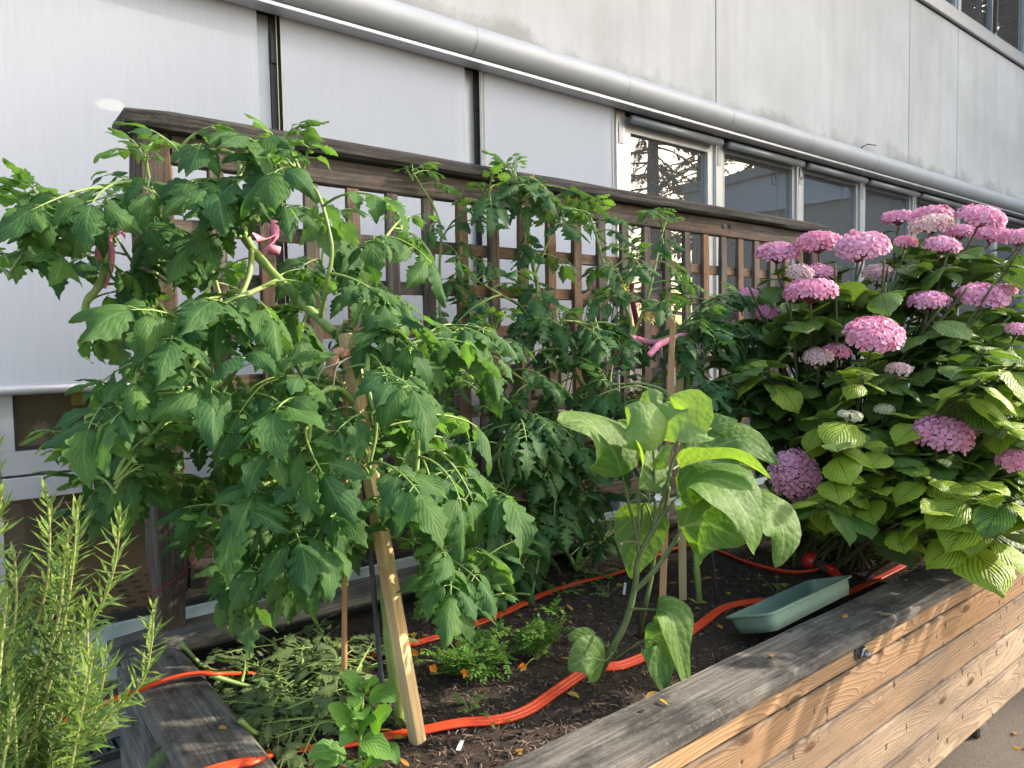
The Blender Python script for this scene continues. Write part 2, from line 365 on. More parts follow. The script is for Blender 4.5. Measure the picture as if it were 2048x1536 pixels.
def concrete():
    m = NT('fair_faced_concrete')
    v = m.vec('Object')
    a = m.noise(v, 0.9, 8, 0.6); st = m.noise(m.n('Mapping', Vector=v, Scale=(6, 6, 0.5)).outputs[0], 1.0, 6, 0.6)
    f = m.noise(v, 55, 4, 0.6)
    c = m.ramp(a, [(0.32, (0.50, 0.49, 0.475)), (0.5, (0.575, 0.568, 0.555)), (0.68, (0.63, 0.623, 0.61))])
    c = m.mix(m.math('MULTIPLY', m.ramp(st, [(0.45, 0.0), (0.7, 1.0)]), 0.35), c, (0.42, 0.405, 0.38))
    sz = m.n('SeparateXYZ', Vector=v)
    zz = m.math('ADD', sz.outputs['Z'], m.math('MULTIPLY', m.noise(v, 2.2, 6, 0.65), 0.7))
    c = m.mix(m.math('MULTIPLY', m.ramp(m.math('SUBTRACT', zz, 3.35), [(0.30, 1.0), (0.42, 0.0)]), 0.8), c, (0.34, 0.33, 0.305))  # rising damp above the tube
    c = m.mix(m.math('MULTIPLY', m.ramp(f, [(0.62, 0.0), (0.75, 1.0)]), 0.25), c, (0.38, 0.37, 0.35))
    m.P(Base_Color=c, Roughness=0.85); m.bump(m.math('ADD', f, m.math('MULTIPLY', a, 0.5)), 0.15, 0.004); return m.m
M['concrete'] = concrete()

def fabric():
    m = NT('white_screen_fabric')
    v = m.vec('Object', rand=1.0)
    a = m.noise(m.n('Mapping', Vector=v, Scale=(160, 1, 6)).outputs[0], 1.0, 4, 0.6); b = m.noise(m.n('Mapping', Vector=v, Scale=(45, 1, 1.5)).outputs[0], 1.0, 4, 0.6); cl = m.noise(v, 0.9, 4, 0.5)
    c = m.ramp(a, [(0.3, (0.455, 0.48, 0.53)), (0.7, (0.50, 0.525, 0.575))])
    c = m.mix(m.math('MULTIPLY', b, 0.25), c, (0.48, 0.505, 0.55))
    c = m.mix(m.math('MULTIPLY', m.ramp(cl, [(0.35, 0.0), (0.7, 1.0)]), 0.25), c, (0.48, 0.50, 0.54))
    m.P(Base_Color=c, Roughness=0.8); m.bump(m.math('ADD', a, m.math('MULTIPLY', cl, 2.0)), 0.06, 0.004)
    tr = m.n('BsdfTransparent'); ms = m.n('MixShader', Fac=0.045); m.L(m.b.outputs[0], ms.inputs[1]); m.L(tr.outputs[0], ms.inputs[2]); m.L(ms.outputs[0], m.out.inputs['Surface'])
    return m.m
M['fabric'] = fabric()

def glass(name, base, transp, refl):
    m = NT(name)
    v = m.vec('Object', rand=0.5)
    d = m.noise(m.n('Mapping', Vector=v, Scale=(7, 7, 0.7)).outputs[0], 1.5, 5, 0.6)
    df = m.n('BsdfDiffuse', Color=m.mix(d, tuple(x * 0.85 for x in base), tuple(min(1, x * 1.15) for x in base)))
    tr = m.n('BsdfTransparent', Color=(0.82, 0.84, 0.80, 1))
    m1 = m.n('MixShader', Fac=transp); m.L(df.outputs[0], m1.inputs[1]); m.L(tr.outputs[0], m1.inputs[2])
    gl = m.n('BsdfGlossy', Color=(0.95, 0.97, 1, 1), Roughness=0.012)
    bn = m.n('Bump', Height=m.noise(v, 1.1, 2, 0.5), Strength=0.04, Distance=0.05); m.L(bn.outputs[0], gl.inputs['Normal'])
    fr = m.n('LayerWeight', Blend=refl)
    m2 = m.n('MixShader', Fac=fr.outputs['Fresnel']); m.L(m1.outputs[0], m2.inputs[1]); m.L(gl.outputs[0], m2.inputs[2])
    m.L(m2.outputs[0], m.out.inputs['Surface']); return m.m
M['glass'] = glass('reflecting_glass', (0.10, 0.10, 0.095), 0.1, 0.62)
M['glass_low'] = glass('clear_glass', (0.16, 0.13, 0.09), 0.75, 0.30)

def ground_mat():
    m = NT('asphalt_paving'); v = m.vec('Object')
    a = m.noise(v, 160, 4, 0.7); b = m.noise(v, 1.7, 6, 0.6)
    c = m.ramp(a, [(0.35, (0.075, 0.060, 0.047)), (0.5, (0.125, 0.102, 0.080)), (0.68, (0.19, 0.16, 0.128))])
    c = m.mix(m.math('MULTIPLY', b, 0.4), c, (0.13, 0.105, 0.08)); m.P(Base_Color=c, Roughness=0.9); m.bump(a, 0.5, 0.004); return m.m
M['ground'] = ground_mat()
def paver_mat():
    m = NT('concrete_paver'); v = m.vec('Object', rand=1)
    a = m.noise(v, 200, 4, 0.7); b = m.noise(v, 3, 6, 0.6)
    c = m.ramp(a, [(0.3, (0.25, 0.245, 0.235)), (0.7, (0.40, 0.39, 0.375))]); c = m.mix(m.math('MULTIPLY', b, 0.4), c, (0.24, 0.23, 0.21))
    m.P(Base_Color=c, Roughness=0.9); m.bump(a, 0.3, 0.003); return m.m
M['paver'] = paver_mat()
def soil_mat():
    m = NT('potting_soil'); v = m.vec('Object')
    a = m.noise(v, 85, 8, 0.75); b = m.noise(v, 9, 6, 0.6)
    c = m.ramp(a, [(0.35, (0.014, 0.009, 0.006)), (0.52, (0.052, 0.032, 0.021)), (0.70, (0.13, 0.083, 0.055))])
    c = m.mix(m.math('MULTIPLY', b, 0.5), c, (0.035, 0.022, 0.015)); m.P(Base_Color=c, Roughness=0.95); m.bump(a, 1.0, 0.012); return m.m
M['soil'] = soil_mat()
M['fibre'] = plain('soil_fibre', (0.24, 0.16, 0.11), 0.9, var=0.6, scale=18)
M['clod'] = plain('soil_clod', (0.055, 0.034, 0.023), 0.95, var=0.5, scale=60, bump=0.8)

# ------------------------------------------------------------------ board builder
def board(L, W, H, bev=0.006, jit=0.0012, nseg=None):
    """board along +X from 0 to L, width W in y, height H in z, centred, worn edges"""
    n = nseg or max(2, int(L / 0.12)); mb = MB()
    b = bev
    sec = [(-W / 2 + b, -H / 2), (W / 2 - b, -H / 2), (W / 2, -H / 2 + b), (W / 2, H / 2 - b), (W / 2 - b, H / 2), (-W / 2 + b, H / 2), (-W / 2, H / 2 - b), (-W / 2, -H / 2 + b)]
    vs = []; fs = []; k = len(sec); ph = U(0, 99)
    for i in range(n + 1):
        x = L * i / n
        ex = 0.0
        for j, (y, z) in enumerate(sec):
            e = noise.noise(Vector((x * 5 + ph, j * 3.3, ph))) * jit * 1.6
            ins = b * 0.7 if i in (0, n) else 0
            vs.append((x, y * (1 - ins / (W / 2)) + e, z * (1 - ins / (H / 2)) + e * 0.7))
    for i in range(n):
        for j in range(k):
            fs.append((i * k + j, i * k + (j + 1) % k, (i + 1) * k + (j + 1) % k, (i + 1) * k + j))
    fs.append(tuple(range(k))[::-1]); fs.append(tuple(n * k + j for j in range(k)))
    mb.add(vs, [f[::-1] for f in fs]); return mb

# ================================================================== GROUND
GZ = -0.11
mb = MB(); mb.add([(-120, -120, GZ), (120, -120, GZ), (120, 120, GZ), (-120, 120, GZ)], [(0, 1, 2, 3)])
g = put('ground', mb, M['ground'], smooth=False); g['kind'] = 'structure'
pv = bpy.data.objects.new('pavement', None); COL.objects.link(pv); pv['kind'] = 'structure'
mb = board(0.62, 0.62, 0.03, 0.004, 0.0); me = mb.mesh('paving_slab', M['paver'], False)
for i in range(-2, 5):
    for j in range(2):
        if j == 1 or i < 1:
            obj('paving_slab', me, pv, (-0.2 + i * 0.63, 1.78 + j * 0.63 + 0.25, GZ + 0.014))
# ================================================================== BUILDING
FY = 3.50
bld = thing('office_building', 'pale concrete office building with a long grey tube above a window band', 'building', (0, FY, 0))
def bbox(name, a, b, mat, bevel=0.0, parent=None):
    mb = MB(); mb.box(a, b); o = put(name, mb, mat, parent or bld, smooth=False)
    if bevel:
        md = o.modifiers.new('bev', 'BEVEL'); md.width = bevel; md.segments = 2
    return o
joints = [-3.0, 0.2, 4.76, 8.10, 9.36, 11.70, 14.9, 18.1, 21.3]
for i in range(len(joints) - 1):
    bbox('concrete_panel', (joints[i] + 0.006, FY - 0.06, 3.22), (joints[i + 1] - 0.006, FY + 0.25, 5.06), M['concrete'], 0.006)
bbox('joint_backing', (-3, FY - 0.045, 3.24), (21.3, FY + 0.22, 5.04), M['dark'])
bbox('upper_wall', (-3, FY - 0.05, 6.9), (21.3, FY + 0.3, 9.2), M['concrete'])
# upper windows
bbox('upper_sill', (5.0, FY - 0.10, 5.075), (21, FY - 0.01, 5.15), M['alu'], 0.004)
bbox('upper_sill_gasket', (5.0, FY - 0.07, 5.062), (21, FY + 0.02, 5.08), M['dark'])
bbox('upper_sill', (5.0, FY - 0.075, 5.155), (21, FY + 0.02, 5.24), M['alu'], 0.004)
ux = [5.6, 6.8, 8.0, 9.42, 10.55, 11.7, 12.9, 14.1, 15.3, 16.5, 17.7]
for i in range(len(ux)):
    bbox('upper_mullion', (ux[i] - 0.035, FY - 0.05, 5.235), (ux[i] + 0.035, FY + 0.05, 6.9), M['alu'] if i % 2 else M['alu_d'], 0.003)
    if i < len(ux) - 1:
        o = bbox('upper_window', (ux[i] + 0.08, FY + 0.0, 5.30), (ux[i + 1] - 0.08, FY + 0.015, 6.8), M['glass'])
        if i == 4:
            o.rotation_euler = (0, 0, 0)
        f = MB()
        x0, x1 = ux[i] + 0.04, ux[i + 1] - 0.04
        f.box((x0, FY - 0.03, 5.25), (x1, FY + 0.02, 5.30)); f.box((x0, FY - 0.03, 5.302), (x0 + 0.045, FY + 0.02, 6.85)); f.box((x1 - 0.045, FY - 0.03, 5.302), (x1, FY + 0.02, 6.85))
        put('frame', f, M['alu_d'], bld, smooth=False)
# opened sash
tl = MB(); tl.box((0, -0.02, 5.26), (0.05, 0.02, 6.8)); so_ = put('open_sash', tl, M['bronze'], None, False); so_.parent = bld; so_.location = (10.18, -0.09, 0); so_.rotation_euler = (0.0, 0.035, 0)
# awning tube
TZ, TY = 3.185, FY - 0.17
mb = MB(); xs = [-3 + i * 1.0 for i in range(25)]
mb.tube([(x, TY, TZ) for x in xs], 0.083, 20); put('awning_tube', mb, M['tube'], bld)
for x in (2.36, 3.58, 4.72, 5.86, 7.02, 8.2, 9.4, 10.6):
    mb = MB(); mb.tube([(x - 0.004, TY, TZ), (x + 0.004, TY, TZ)], 0.0845, 20, cap=False); put('tube_joint', mb, M['alu_d'], bld)
bbox('drip_strip', (-3, TY - 0.035, 3.066), (21, TY + 0.06, 3.084), M['alu'], 0.002)
bbox('soffit', (-3, TY + 0.0, 3.085), (21, FY + 0.06, 3.20), M['bronze'])
# window band: mullions
mx = [-1.10, 0.09, 1.30, 2.49, 3.69, 4.80, 5.97, 7.11, 8.27, 9.45, 10.65, 11.85, 13.05, 14.25, 15.45, 16.65, 17.85, 19.05]
for i, x in enumerate(mx):
    if x < 3: mb = MB(); bbox('mullion', (x - 0.02, FY - 0.055, 0.30), (x + 0.055, FY + 0.05, 3.08), M['bronze'] if i != 1 else M['alu'], 0.003)
    else: bbox('mullion', (x - 0.045, FY - 0.06, 0.30), (x + 0.045, FY + 0.05, 3.08), M['alu'], 0.003)
    if x >= 1:
        bbox('mullion_bracket', (x - 0.018 if x < 3 else x - 0.025, FY - 0.066, 2.86), (x + 0.02, FY - 0.056 if x < 3 else FY - 0.061, 3.0), M['bronze'] if x < 3 else M['alu_d'], 0.002)
        mb = MB()
        for dx in ((0.0, 0.02) if x < 3 else (-0.10, -0.125)): mb.tube([(x + dx - 0.005, FY - 0.105, 1.0), (x + dx - 0.005, FY - 0.105, 3.08)], 0.0022, 5)
        put('guide_wire', mb, M['string'], bld)
        if x < 3: bbox('jamb', (x - 0.085, FY - 0.05, 0.95), (x - 0.021, FY + 0.04, 3.08), M['alu_d'], 0.003)
# panes and frames
for i in range(len(mx) - 1):
    x0, x1 = mx[i] + 0.045, mx[i + 1] - 0.045
    f = MB(); t = 0.075 if i == 4 else 0.05
    if i < 4:
        x0, x1 = mx[i] + 0.058, mx[i + 1] - 0.088
    z0, z1 = 1.015, 3.06
    f.box((x0, FY - 0.04, z0), (x1, FY + 0.03, z0 + 0.095)); f.box((x0, FY - 0.04, z1 - t - 0.03), (x1, FY + 0.03, z1))
    f.box((x0, FY - 0.04, z0 + 0.0955), (x0 + t, FY + 0.03, z1 - t - 0.0305)); f.box((x1 - t, FY - 0.04, z0 + 0.0955), (x1, FY + 0.03, z1 - t - 0.0305))
    w_ = put('window', f, M['alu'] if i <= 4 else M['alu_d'], bld, False)
    p = MB(); p.box((x0 + t, FY - 0.008, z0 + 0.097), (x1 - t, FY + 0.002, z1 - t - 0.032)); put('pane', p, M['glass'] if i >= 4 else M['glass_low'], w_, False)
    gk = MB(); gk.box((x0 + t, FY - 0.03, z0 + 0.0955), (x1 - t, FY - 0.0085, z0 + 0.108)); gk.box((x0 + t, FY - 0.03, z0 + 0.109), (x0 + t + 0.012, FY - 0.0085, z1 - t - 0.04)); put('gasket', gk, M['dark'], w_, False)
    # transom and lower pane
    bbox('transom', (x0, FY - 0.05, 0.915), (x1, FY + 0.04, 1.005), M['alu'], 0.003)
    bbox('lower_pane', (x0, FY - 0.006, 0.36), (x1, FY + 0.004, 0.914), M['glass_low'] if i < 4 else M['glass'])
    bbox('base_gasket', (x0, FY - 0.03, 0.33), (x1, FY + 0.02, 0.359), M['dark'])
bbox('base_panel', (-3, FY - 0.045, 0.085), (21, FY + 0.05, 0.328), M['greenbase'], 0.004)
bbox('plinth_step', (-3, FY - 0.065, 0.02), (21, FY + 0.05, 0.083), M['block'])
bbox('base_flashing', (-3, FY - 0.075, GZ + 0.045), (21, FY + 0.05, 0.018), M['greenbase'], 0.004)
bbox('base_trim', (-3, FY - 0.095, GZ + 0.0), (21, FY + 0.05, GZ + 0.043), M['white'], 0.003)
# interior
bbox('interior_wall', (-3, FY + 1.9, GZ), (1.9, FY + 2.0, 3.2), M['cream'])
M['pale_in'] = plain('pale_interior', (0.55, 0.52, 0.46), 0.9)
bbox('interior_wall', (1.35, FY + 0.5, 0.23), (3.62, FY + 0.56, 3.0), M['pale_in'])
bbox('interior_floor', (-3, FY + 0.06, 0.16), (21, FY + 2.0, 0.22), M['tan'])
bbox('interior_wall', (3.66, FY + 0.35, 0.3), (21, FY + 0.40, 3.2), M['alu_d'])
bbox('interior_ceiling', (-3, FY + 0.06, 3.05), (21, FY + 2.0, 3.2), M['white'])
# perforated board with holes behind the lower pane
mb = MB(); hx = MB()
mb.box((-0.4, FY + 0.25, 0.222), (2.4, FY + 0.95, 0.26)); pb = put('perforated_board', mb, M['tan'], bld, False)
for i in range(34):
    for j in range(6):
        cx, cy = -0.3 + i * 0.08, FY + 0.32 + j * 0.105 + (0.02 if i % 2 else 0)
        hx.add([(cx + 0.024 * math.cos(a * PI / 4), cy + 0.024 * math.sin(a * PI / 4), 0.2615) for a in range(8)], [tuple(range(8))])
put('hole', hx, M['dark'], pb, False)
# wall socket inside
bbox('wall_socket', (0.62, FY + 1.88, 1.16), (0.70, FY + 1.895, 1.24), M['yellow'])
# screens
sx = [(-1.0, 1.205), (1.315, 2.375), (2.475, 3.585)]
for x0, x1 in sx:
    zb = 1.37
    mb = MB(); nx, nz = 16, 14; vs = []; fs = []
    for i in range(nx + 1):
        for j in range(nz + 1):
            x = x0 + (x1 - x0) * i / nx; z = zb + (3.075 - zb) * j / nz
            vs.append((x, FY - 0.10 + 0.004 * noise.noise(Vector((x * 2.2, z * 1.4, 4.0))), z))
    for i in range(nx):
        for j in range(nz):
            a = i * (nz + 1) + j; fs.append((a, a + nz + 1, a + nz + 2, a + 1))
    mb.add(vs, fs); bl = put('window_screen', mb, M['fabric'], bld)
    mb = MB(); mb.tube([(x0 - 0.01, FY - 0.10, zb - 0.012), (x1 + 0.01, FY - 0.10, zb - 0.012)], 0.021, 12); put('bottom_bar', mb, M['alu'], bl)
for i in range(4, len(mx) - 1):   # rolled-up screens under the tube
    mb = MB(); mb.tube([(mx[i] + 0.05, FY - 0.11, 3.02), (mx[i + 1] - 0.05, FY - 0.11, 3.02)], 0.028, 12); ro = put('rolled_screen', mb, M['alu_d'], bld)
    if i in (5, 7):
        mb = MB(); c0 = Vector((mx[i + 1] - 0.12, FY - 0.14, 2.93)); mb.tube([c0 + Vector((0.03 * math.cos(a * 0.5), 0, 0.055 * math.sin(a * 0.5))) for a in range(13)], 0.004, 5); put('crank_hook', mb, M['dark'], ro)
# ceiling lamps glowing behind the screens
em = bpy.data.materials.new('lamp_glow'); em.use_nodes = True
e = em.node_tree.nodes.new('ShaderNodeEmission'); e.inputs[0].default_value = (1, 0.86, 0.62, 1); e.inputs[1].default_value = 4
em.node_tree.links.new(e.outputs[0], em.node_tree.nodes['Material Output'].inputs[0])
for px, py in ((222, 210), (735, 297)):
    c = PY(px, py, FY + 0.30); mb = MB(); mb.lathe([(0.0, -0.016), (0.05, -0.014), (0.062, 0.0), (0.05, 0.012), (0.0, 0.014)], Matrix.Translation(c), 20); put('ceiling_lamp', mb, em, bld)
mb = MB(); c = PY(1722, 296, FY - 0.06); mb.tube([c, c + Vector((0.03, -0.05, 0.03)), c + Vector((0.16, -0.07, 0.035))], 0.005, 5); put('wall_rod', mb, M['dark'], bld)
# drain
dr = thing('drain_grating', 'grey slotted drain grating set in paving along the facade', 'drain', (0, FY - 0.35, GZ))
mb = MB(); mb.box((-2, FY - 0.35, GZ + 0.002), (3.4, FY - 0.335, GZ + 0.034)); put('drain_edge', mb, M['steel'], dr, False)
mb = MB(); mb.box((-2, FY - 0.235, GZ + 0.002), (3.4, FY - 0.22, GZ + 0.034)); put('drain_edge', mb, M['steel'], dr, False)
mb = MB(); mb.box((-2, FY - 0.334, GZ + 0.003), (3.4, FY - 0.236, GZ + 0.006)); put('drain_channel', mb, M['dark'], dr, False)
mb = MB(); mb.box((-0.007, -0.047, -0.005), (0.007, 0.047, 0.005)); me = mb.mesh('grating_bar', M['rod'], False)
for i in range(70): obj('grating_bar', me, dr, (-0.7 + i * 0.028, 0.065, 0.026))

# ================================================================== PLANTER
PX0, PX1 = 0.355, 4.9
RZ = 0.60
SOIL = 0.525
pl = thing('wooden_planter', 'long raised wooden planter box with grey weathered rim and pine plank front', 'planter', (PX0, 1.05, 0))
def rimb(name, p0, yaw, L, W, H, mat, zc, bev=0.012, parent=pl):
    mb = board(L, W, H, bev, 0.002); o = put(name, mb, mat, None, False); o.parent = parent
    o.location = Vector((p0[0], p0[1], zc)) - Vector(parent.location); o.rotation_euler = (0, 0, yaw); return o
rimb('rim_board', (PX0 + 0.0, 1.118), 0, PX1 - PX0, 0.177, 0.045, M['rim'], RZ - 0.0225)
rimb('rim_board', (PX0 + 0.085, 1.2085), PI / 2, 2.36 - 1.211, 0.172, 0.043, M['rim'], RZ - 0.0225)
rimb('rim_board', (PX0, 2.458), 0, PX1 - PX0, 0.19, 0.047, M['rim'], RZ - 0.0225)
zs = [0.552, 0.497, 0.376, 0.243, 0.095, -0.06]
for i, (m_) in enumerate(('pine1', 'pine2', 'pine3', 'pine4', 'pine4')):
    h = zs[i] - zs[i + 1]
    L = PX1 - PX0 - 0.03
    cuts = [0, L]
    for a, b in zip(cuts[:-1], cuts[1:]):
        o = rimb('front_plank', (PX0 + 0.012 + a, 1.062 + U(-0.0015, 0.0015)), 0, b - a - 0.003, 0.032, h - 0.006, M[m_], (zs[i] + zs[i + 1]) / 2, 0.005)
for i in range(5):
    rimb('end_plank', (PX0 + 0.035, 1.082), PI / 2, 1.45, 0.032, zs[i] - zs[i + 1] - 0.004, M['rim'], (zs[i] + zs[i + 1]) / 2, 0.004)
    rimb('back_plank', (PX0 + 0.055, 2.532), 0, PX1 - PX0 - 0.06, 0.03, zs[i] - zs[i + 1] - 0.004, M['trellis'], (zs[i] + zs[i + 1]) / 2, 0.004)
mb = MB(); mb.box((PX0 + 0.055, 1.081, -0.03), (PX1 - 0.05, 2.514, -0.01)); put('floor_board', mb, M['block'], pl, False)
mb = MB(); mb.box((PX0 + 0.055, 2.49, 0.0), (PX1 - 0.06, 2.513, 0.56)); put('pond_liner', mb, M['black'], pl, False)
for x in (0.5, 3.17, 4.6):
    for y in (1.049, 2.3):
        mb = MB(); mb.box((x, y, GZ), (x + 0.09, y + 0.14, -0.061)); o = put('foot_block', mb, M['block'], pl, False); md = o.modifiers.new('b', 'BEVEL'); md.width = 0.008
# bolt on the front
bp = PY(1722, 1291, 1.04); T = Matrix.Translation((bp.x, 1.046, bp.z - 0.022)) @ Matrix.Rotation(PI / 2, 4, 'X')
mb = MB(); mb.lathe([(0.0, 0.004), (0.03, 0.004), (0.03, 0.0), (0.0, 0.0)], T, 22); o1 = put('washer', mb, M['steel'], pl, False)
mb = MB(); mb.lathe([(0.021, 0.004), (0.0215, 0.018), (0.018, 0.021), (0.010, 0.021)], T, 6); put('nut', mb, M['steel'], o1, False)
mb = MB(); mb.lathe([(0.011, 0.021), (0.011, 0.034), (0.008, 0.036), (0.0, 0.036)], T, 14); put('bolt_shank', mb, M['steel'], o1)
for px, py in ((916, 0), (1283, 1422), (1580, 1263), (475, 1320), (340, 1313), (400, 1265)):
    if py == 0: continue
    c = PZ(px, py, RZ + 0.0015); mb = MB(); mb.add([(c.x + 0.009 * math.cos(a * PI / 5), c.y + 0.006 * math.sin(a * PI / 5), RZ + 0.0018) for a in range(10)], [tuple(range(10))]); put('screw_hole', mb, M['dark'], pl, False)

# soil
mb = MB(); nx, ny = 150, 60; vs = []; fs = []
def soil_z(x, y):
    e = min((y - 1.2), (2.36 - y), (x - 0.5))
    h = SOIL + 0.016 * noise.noise(Vector((x * 2.4, y * 2.4, 0.3))) + 0.010 * noise.noise(Vector((x * 9, y * 9, 1.3))) + 0.006 * noise.noise(Vector((x * 26, y * 26, 5)))
    if y > 2.0: h -= 0.03 * min(1, (y - 2.0) / 0.3)
    return h
for i in range(nx + 1):
    for j in range(ny + 1):
        x = PX0 + 0.06 + (PX1 - PX0 - 0.12) * (i / nx) ** 1.25; y = 1.09 + 1.395 * j / ny
        vs.append((x, y, soil_z(x, y)))
for i in range(nx):
    for j in range(ny):
        a = i * (ny + 1) + j; fs.append((a, a + ny + 1, a + ny + 2, a + 1))
mb.add(vs, fs); so_ = put('soil', mb, M['soil']); so_['kind'] = 'structure'
# crumbs and fibres
mb = MB(); mf = MB()
for k in range(9000):
    x = 0.52 + 2.9 * rnd() ** 1.5; y = U(1.21, 2.33); z = soil_z(x, y); s = U(0.003, 0.010) * (1.6 if rnd() < 0.06 else 1)
    q = [Vector((U(-1, 1), U(-1, 1), U(-0.4, 1))).normalized() * s * U(0.7, 1.2) for _ in range(5)]
    mb.add([Vector((x, y, z)) + a for a in q], [(0, 1, 2), (0, 2, 3), (0, 3, 1), (4, 1, 2), (4, 2, 3), (4, 3, 1)])
for k in range(4800):
    x = 0.52 + 2.9 * rnd() ** 1.5; y = U(1.21, 2.3); z = soil_z(x, y) + 0.004; a = U(0, PI); l = U(0.003, 0.012); wd = U(0.0005, 0.0016)
    d = Vector((math.cos(a), math.sin(a), U(-0.25, 0.3))) * l; n_ = Vector((-math.sin(a), math.cos(a), 0)) * wd; c = Vector((x, y, z)); b = Vector((0, 0, U(0, 0.3) * l))
    mf.add([c - d + n_, c - d - n_, c + b - n_, c + b + n_, c + d - n_, c + d + n_], [(0, 1, 2, 3), (3, 2, 4, 5)])
o = put('soil_crumbs', mb, M['clod'], None, False); o['kind'] = 'stuff'; o['label'] = 'loose dark crumbs lying on the planter soil'; o['category'] = 'soil'
o = put('soil_fibres', mf, M['fibre'], None, False); o['kind'] = 'stuff'; o['label'] = 'pale wood fibres and rootlets scattered on the soil'; o['category'] = 'mulch'

# ================================================================== TRELLIS
TYF = 2.44
tr = thing('trellis', 'weathered wooden lattice trellis with dark capping rail behind the planter', 'trellis', (0.49, TYF, RZ))
def tb(name, p, L, W, H, mat, axis='X', bev=0.004, jit=0.001):
    mb = board(L, W, H, bev, jit); o = put(name, mb, mat, None, False); o.parent = tr; o.location = Vector(p) - Vector(tr.location)
    if axis == 'Z': o.rotation_euler = (0, -PI / 2, 0)
    return o
tb('post_core', (0.535, 2.515, RZ), 0.2, 0.09, 0.082, M['trellis'], 'Z')
for k, (y, wd) in enumerate(((2.4685, 0.055), (2.5235, 0.053), (2.577, 0.052))):
    tb('left_post', (0.537, y, 0.722), 2.178 - 0.722, wd, 0.096, M['trellis'], 'Z', 0.008)
for k, (y, wd) in enumerate(((2.4685, 0.055), (2.5235, 0.053))):
    tb('right_post', (4.42, y, 0.60), 2.178 - 0.60, wd, 0.096, M['trellis'], 'Z', 0.008)
tb('cap_rail', (0.452, 2.515, 2.208), 4.06, 0.235, 0.055, M['cap'], 'X', 0.012, 0.005)
tb('top_rail', (0.587, 2.466, 2.131), 3.783, 0.045, 0.092, M['trellis'])
tb('bottom_rail', (0.587, 2.466, 0.768), 3.783, 0.045, 0.09, M['trellis'])
me_v = board(2.084 - 0.815, 0.024, 0.053, 0.003, 0.001).mesh('vertical_slat', M['slat'], False)
me_h = board(3.78, 0.022, 0.05, 0.003, 0.001).mesh('horizontal_slat', M['slat'], False)
for i in range(-2, 21):
    o = obj('vertical_slat', me_v, tr, Vector((1.040 + 0.1612 * i, 2.4585, 0.814)) - Vector(tr.location), (0, -PI / 2, 0))
for k in range(7):
    obj('horizontal_slat', me_h, tr, Vector((0.588, 2.482, 1.897 - 0.169 * k)) - Vector(tr.location))
for px in (1447, 1460):
    c = PY(px, 452, 2.443); mb = MB(); mb.lathe([(0.0, 0.006), (0.012, 0.006), (0.014, 0.0)], Matrix.Translation((c.x, 2.4425, c.z)) @ Matrix.Rotation(PI / 2, 4, 'X'), 12); put('bolt_cap', mb, M['block'], tr)
# ================================================================== LEAF SHAPES
def leaflet(mb, base, yaw, L, W, droop0, droop, cup, wave, lobes=0.0, teeth=0.05, n=12, roll=0.0, twist=0.0, fw=0.62, mi=0, ph=None):
    """leaf blade in a frame where +Z is up; starts at base heading yaw, falling by droop along its length"""
    ph = U(0, 6.28) if ph is None else ph
    cy, sy = math.cos(yaw), math.sin(yaw)
    S = (-1.0, -0.6, -0.25, 0.0, 0.25, 0.6, 1.0) if n > 6 else (-1.0, 0.0, 1.0)
    notch = {-1: [], 1: []}
    if lobes:
        for sd in (-1, 1):
            t0 = U(0.10, 0.24)
            while t0 < 0.85:
                notch[sd].append((t0, lobes * U(0.35, 1.1) * (1 - 0.5 * t0))); t0 += U(0.15, 0.25)
    pos = Vector((0, 0, 0)); vs = []; uv = []; ang = droop0; ds = L / n; bend = U(-0.25, 0.25); yb = 0.0
    for i in range(n + 1):
        t = i / n
        wd = W * (math.sin(PI * min(1, t ** fw * 0.985 + 0.015))) ** 0.8
        if t > 0.6: wd *= 1 - 0.45 * ((t - 0.6) / 0.4)
        if i == 0: wd = W * 0.06
        if i == n: wd = W * 0.02
        rl = roll + twist * t; yb = bend * L * t * t
        f = Vector((math.cos(ang), 0, -math.sin(ang))); nrm = Vector((math.sin(ang), 0, math.cos(ang)))
        cr, sr = math.cos(rl), math.sin(rl)
        for s in S:
            a = abs(s); e = s * wd; fwd = 0.0
            if a > 0.5 and 0 < i < n:
                sd = 1 if s > 0 else -1
                for (tn, dp) in notch[sd]:
                    q = (t - tn) / 0.048
                    g = math.exp(-q * q) * dp * (1.0 if a == 1 else 0.35)
                    e *= 1 - g
                    if 0 < q < 2.6 and a == 1: e *= 1 + 0.10 * dp
                if a == 1: fwd = 0.10 * wd + (teeth * W if i % 2 else 0)
            zz = -cup * (a ** 1.6) * wd + wave * W * a * math.sin(t * 7 + ph + (1.9 if s > 0 else 0)) + 0.03 * W * math.sin(t * 11 + ph * 2 + s * 2.5)
            yy = e + yb; y2, z2 = yy * cr - zz * sr, yy * sr + zz * cr
            p = pos + f * (fwd + 0.12 * wd * a) + nrm * z2 + Vector((0, y2, 0))
            vs.append(Vector(base) + Vector((p.x * cy - p.y * sy, p.x * sy + p.y * cy, p.z))); uv.append((0.5 + s * 0.5, t))
        pos = pos + f * ds; ang = ang + droop / n
    fs = []; k = len(S)
    for i in range(n):
        for j in range(k - 1):
            a = i * k + j; fs.append((a, a + k, a + k + 1, a + 1))
    mb.add(vs, fs, uv, mi)

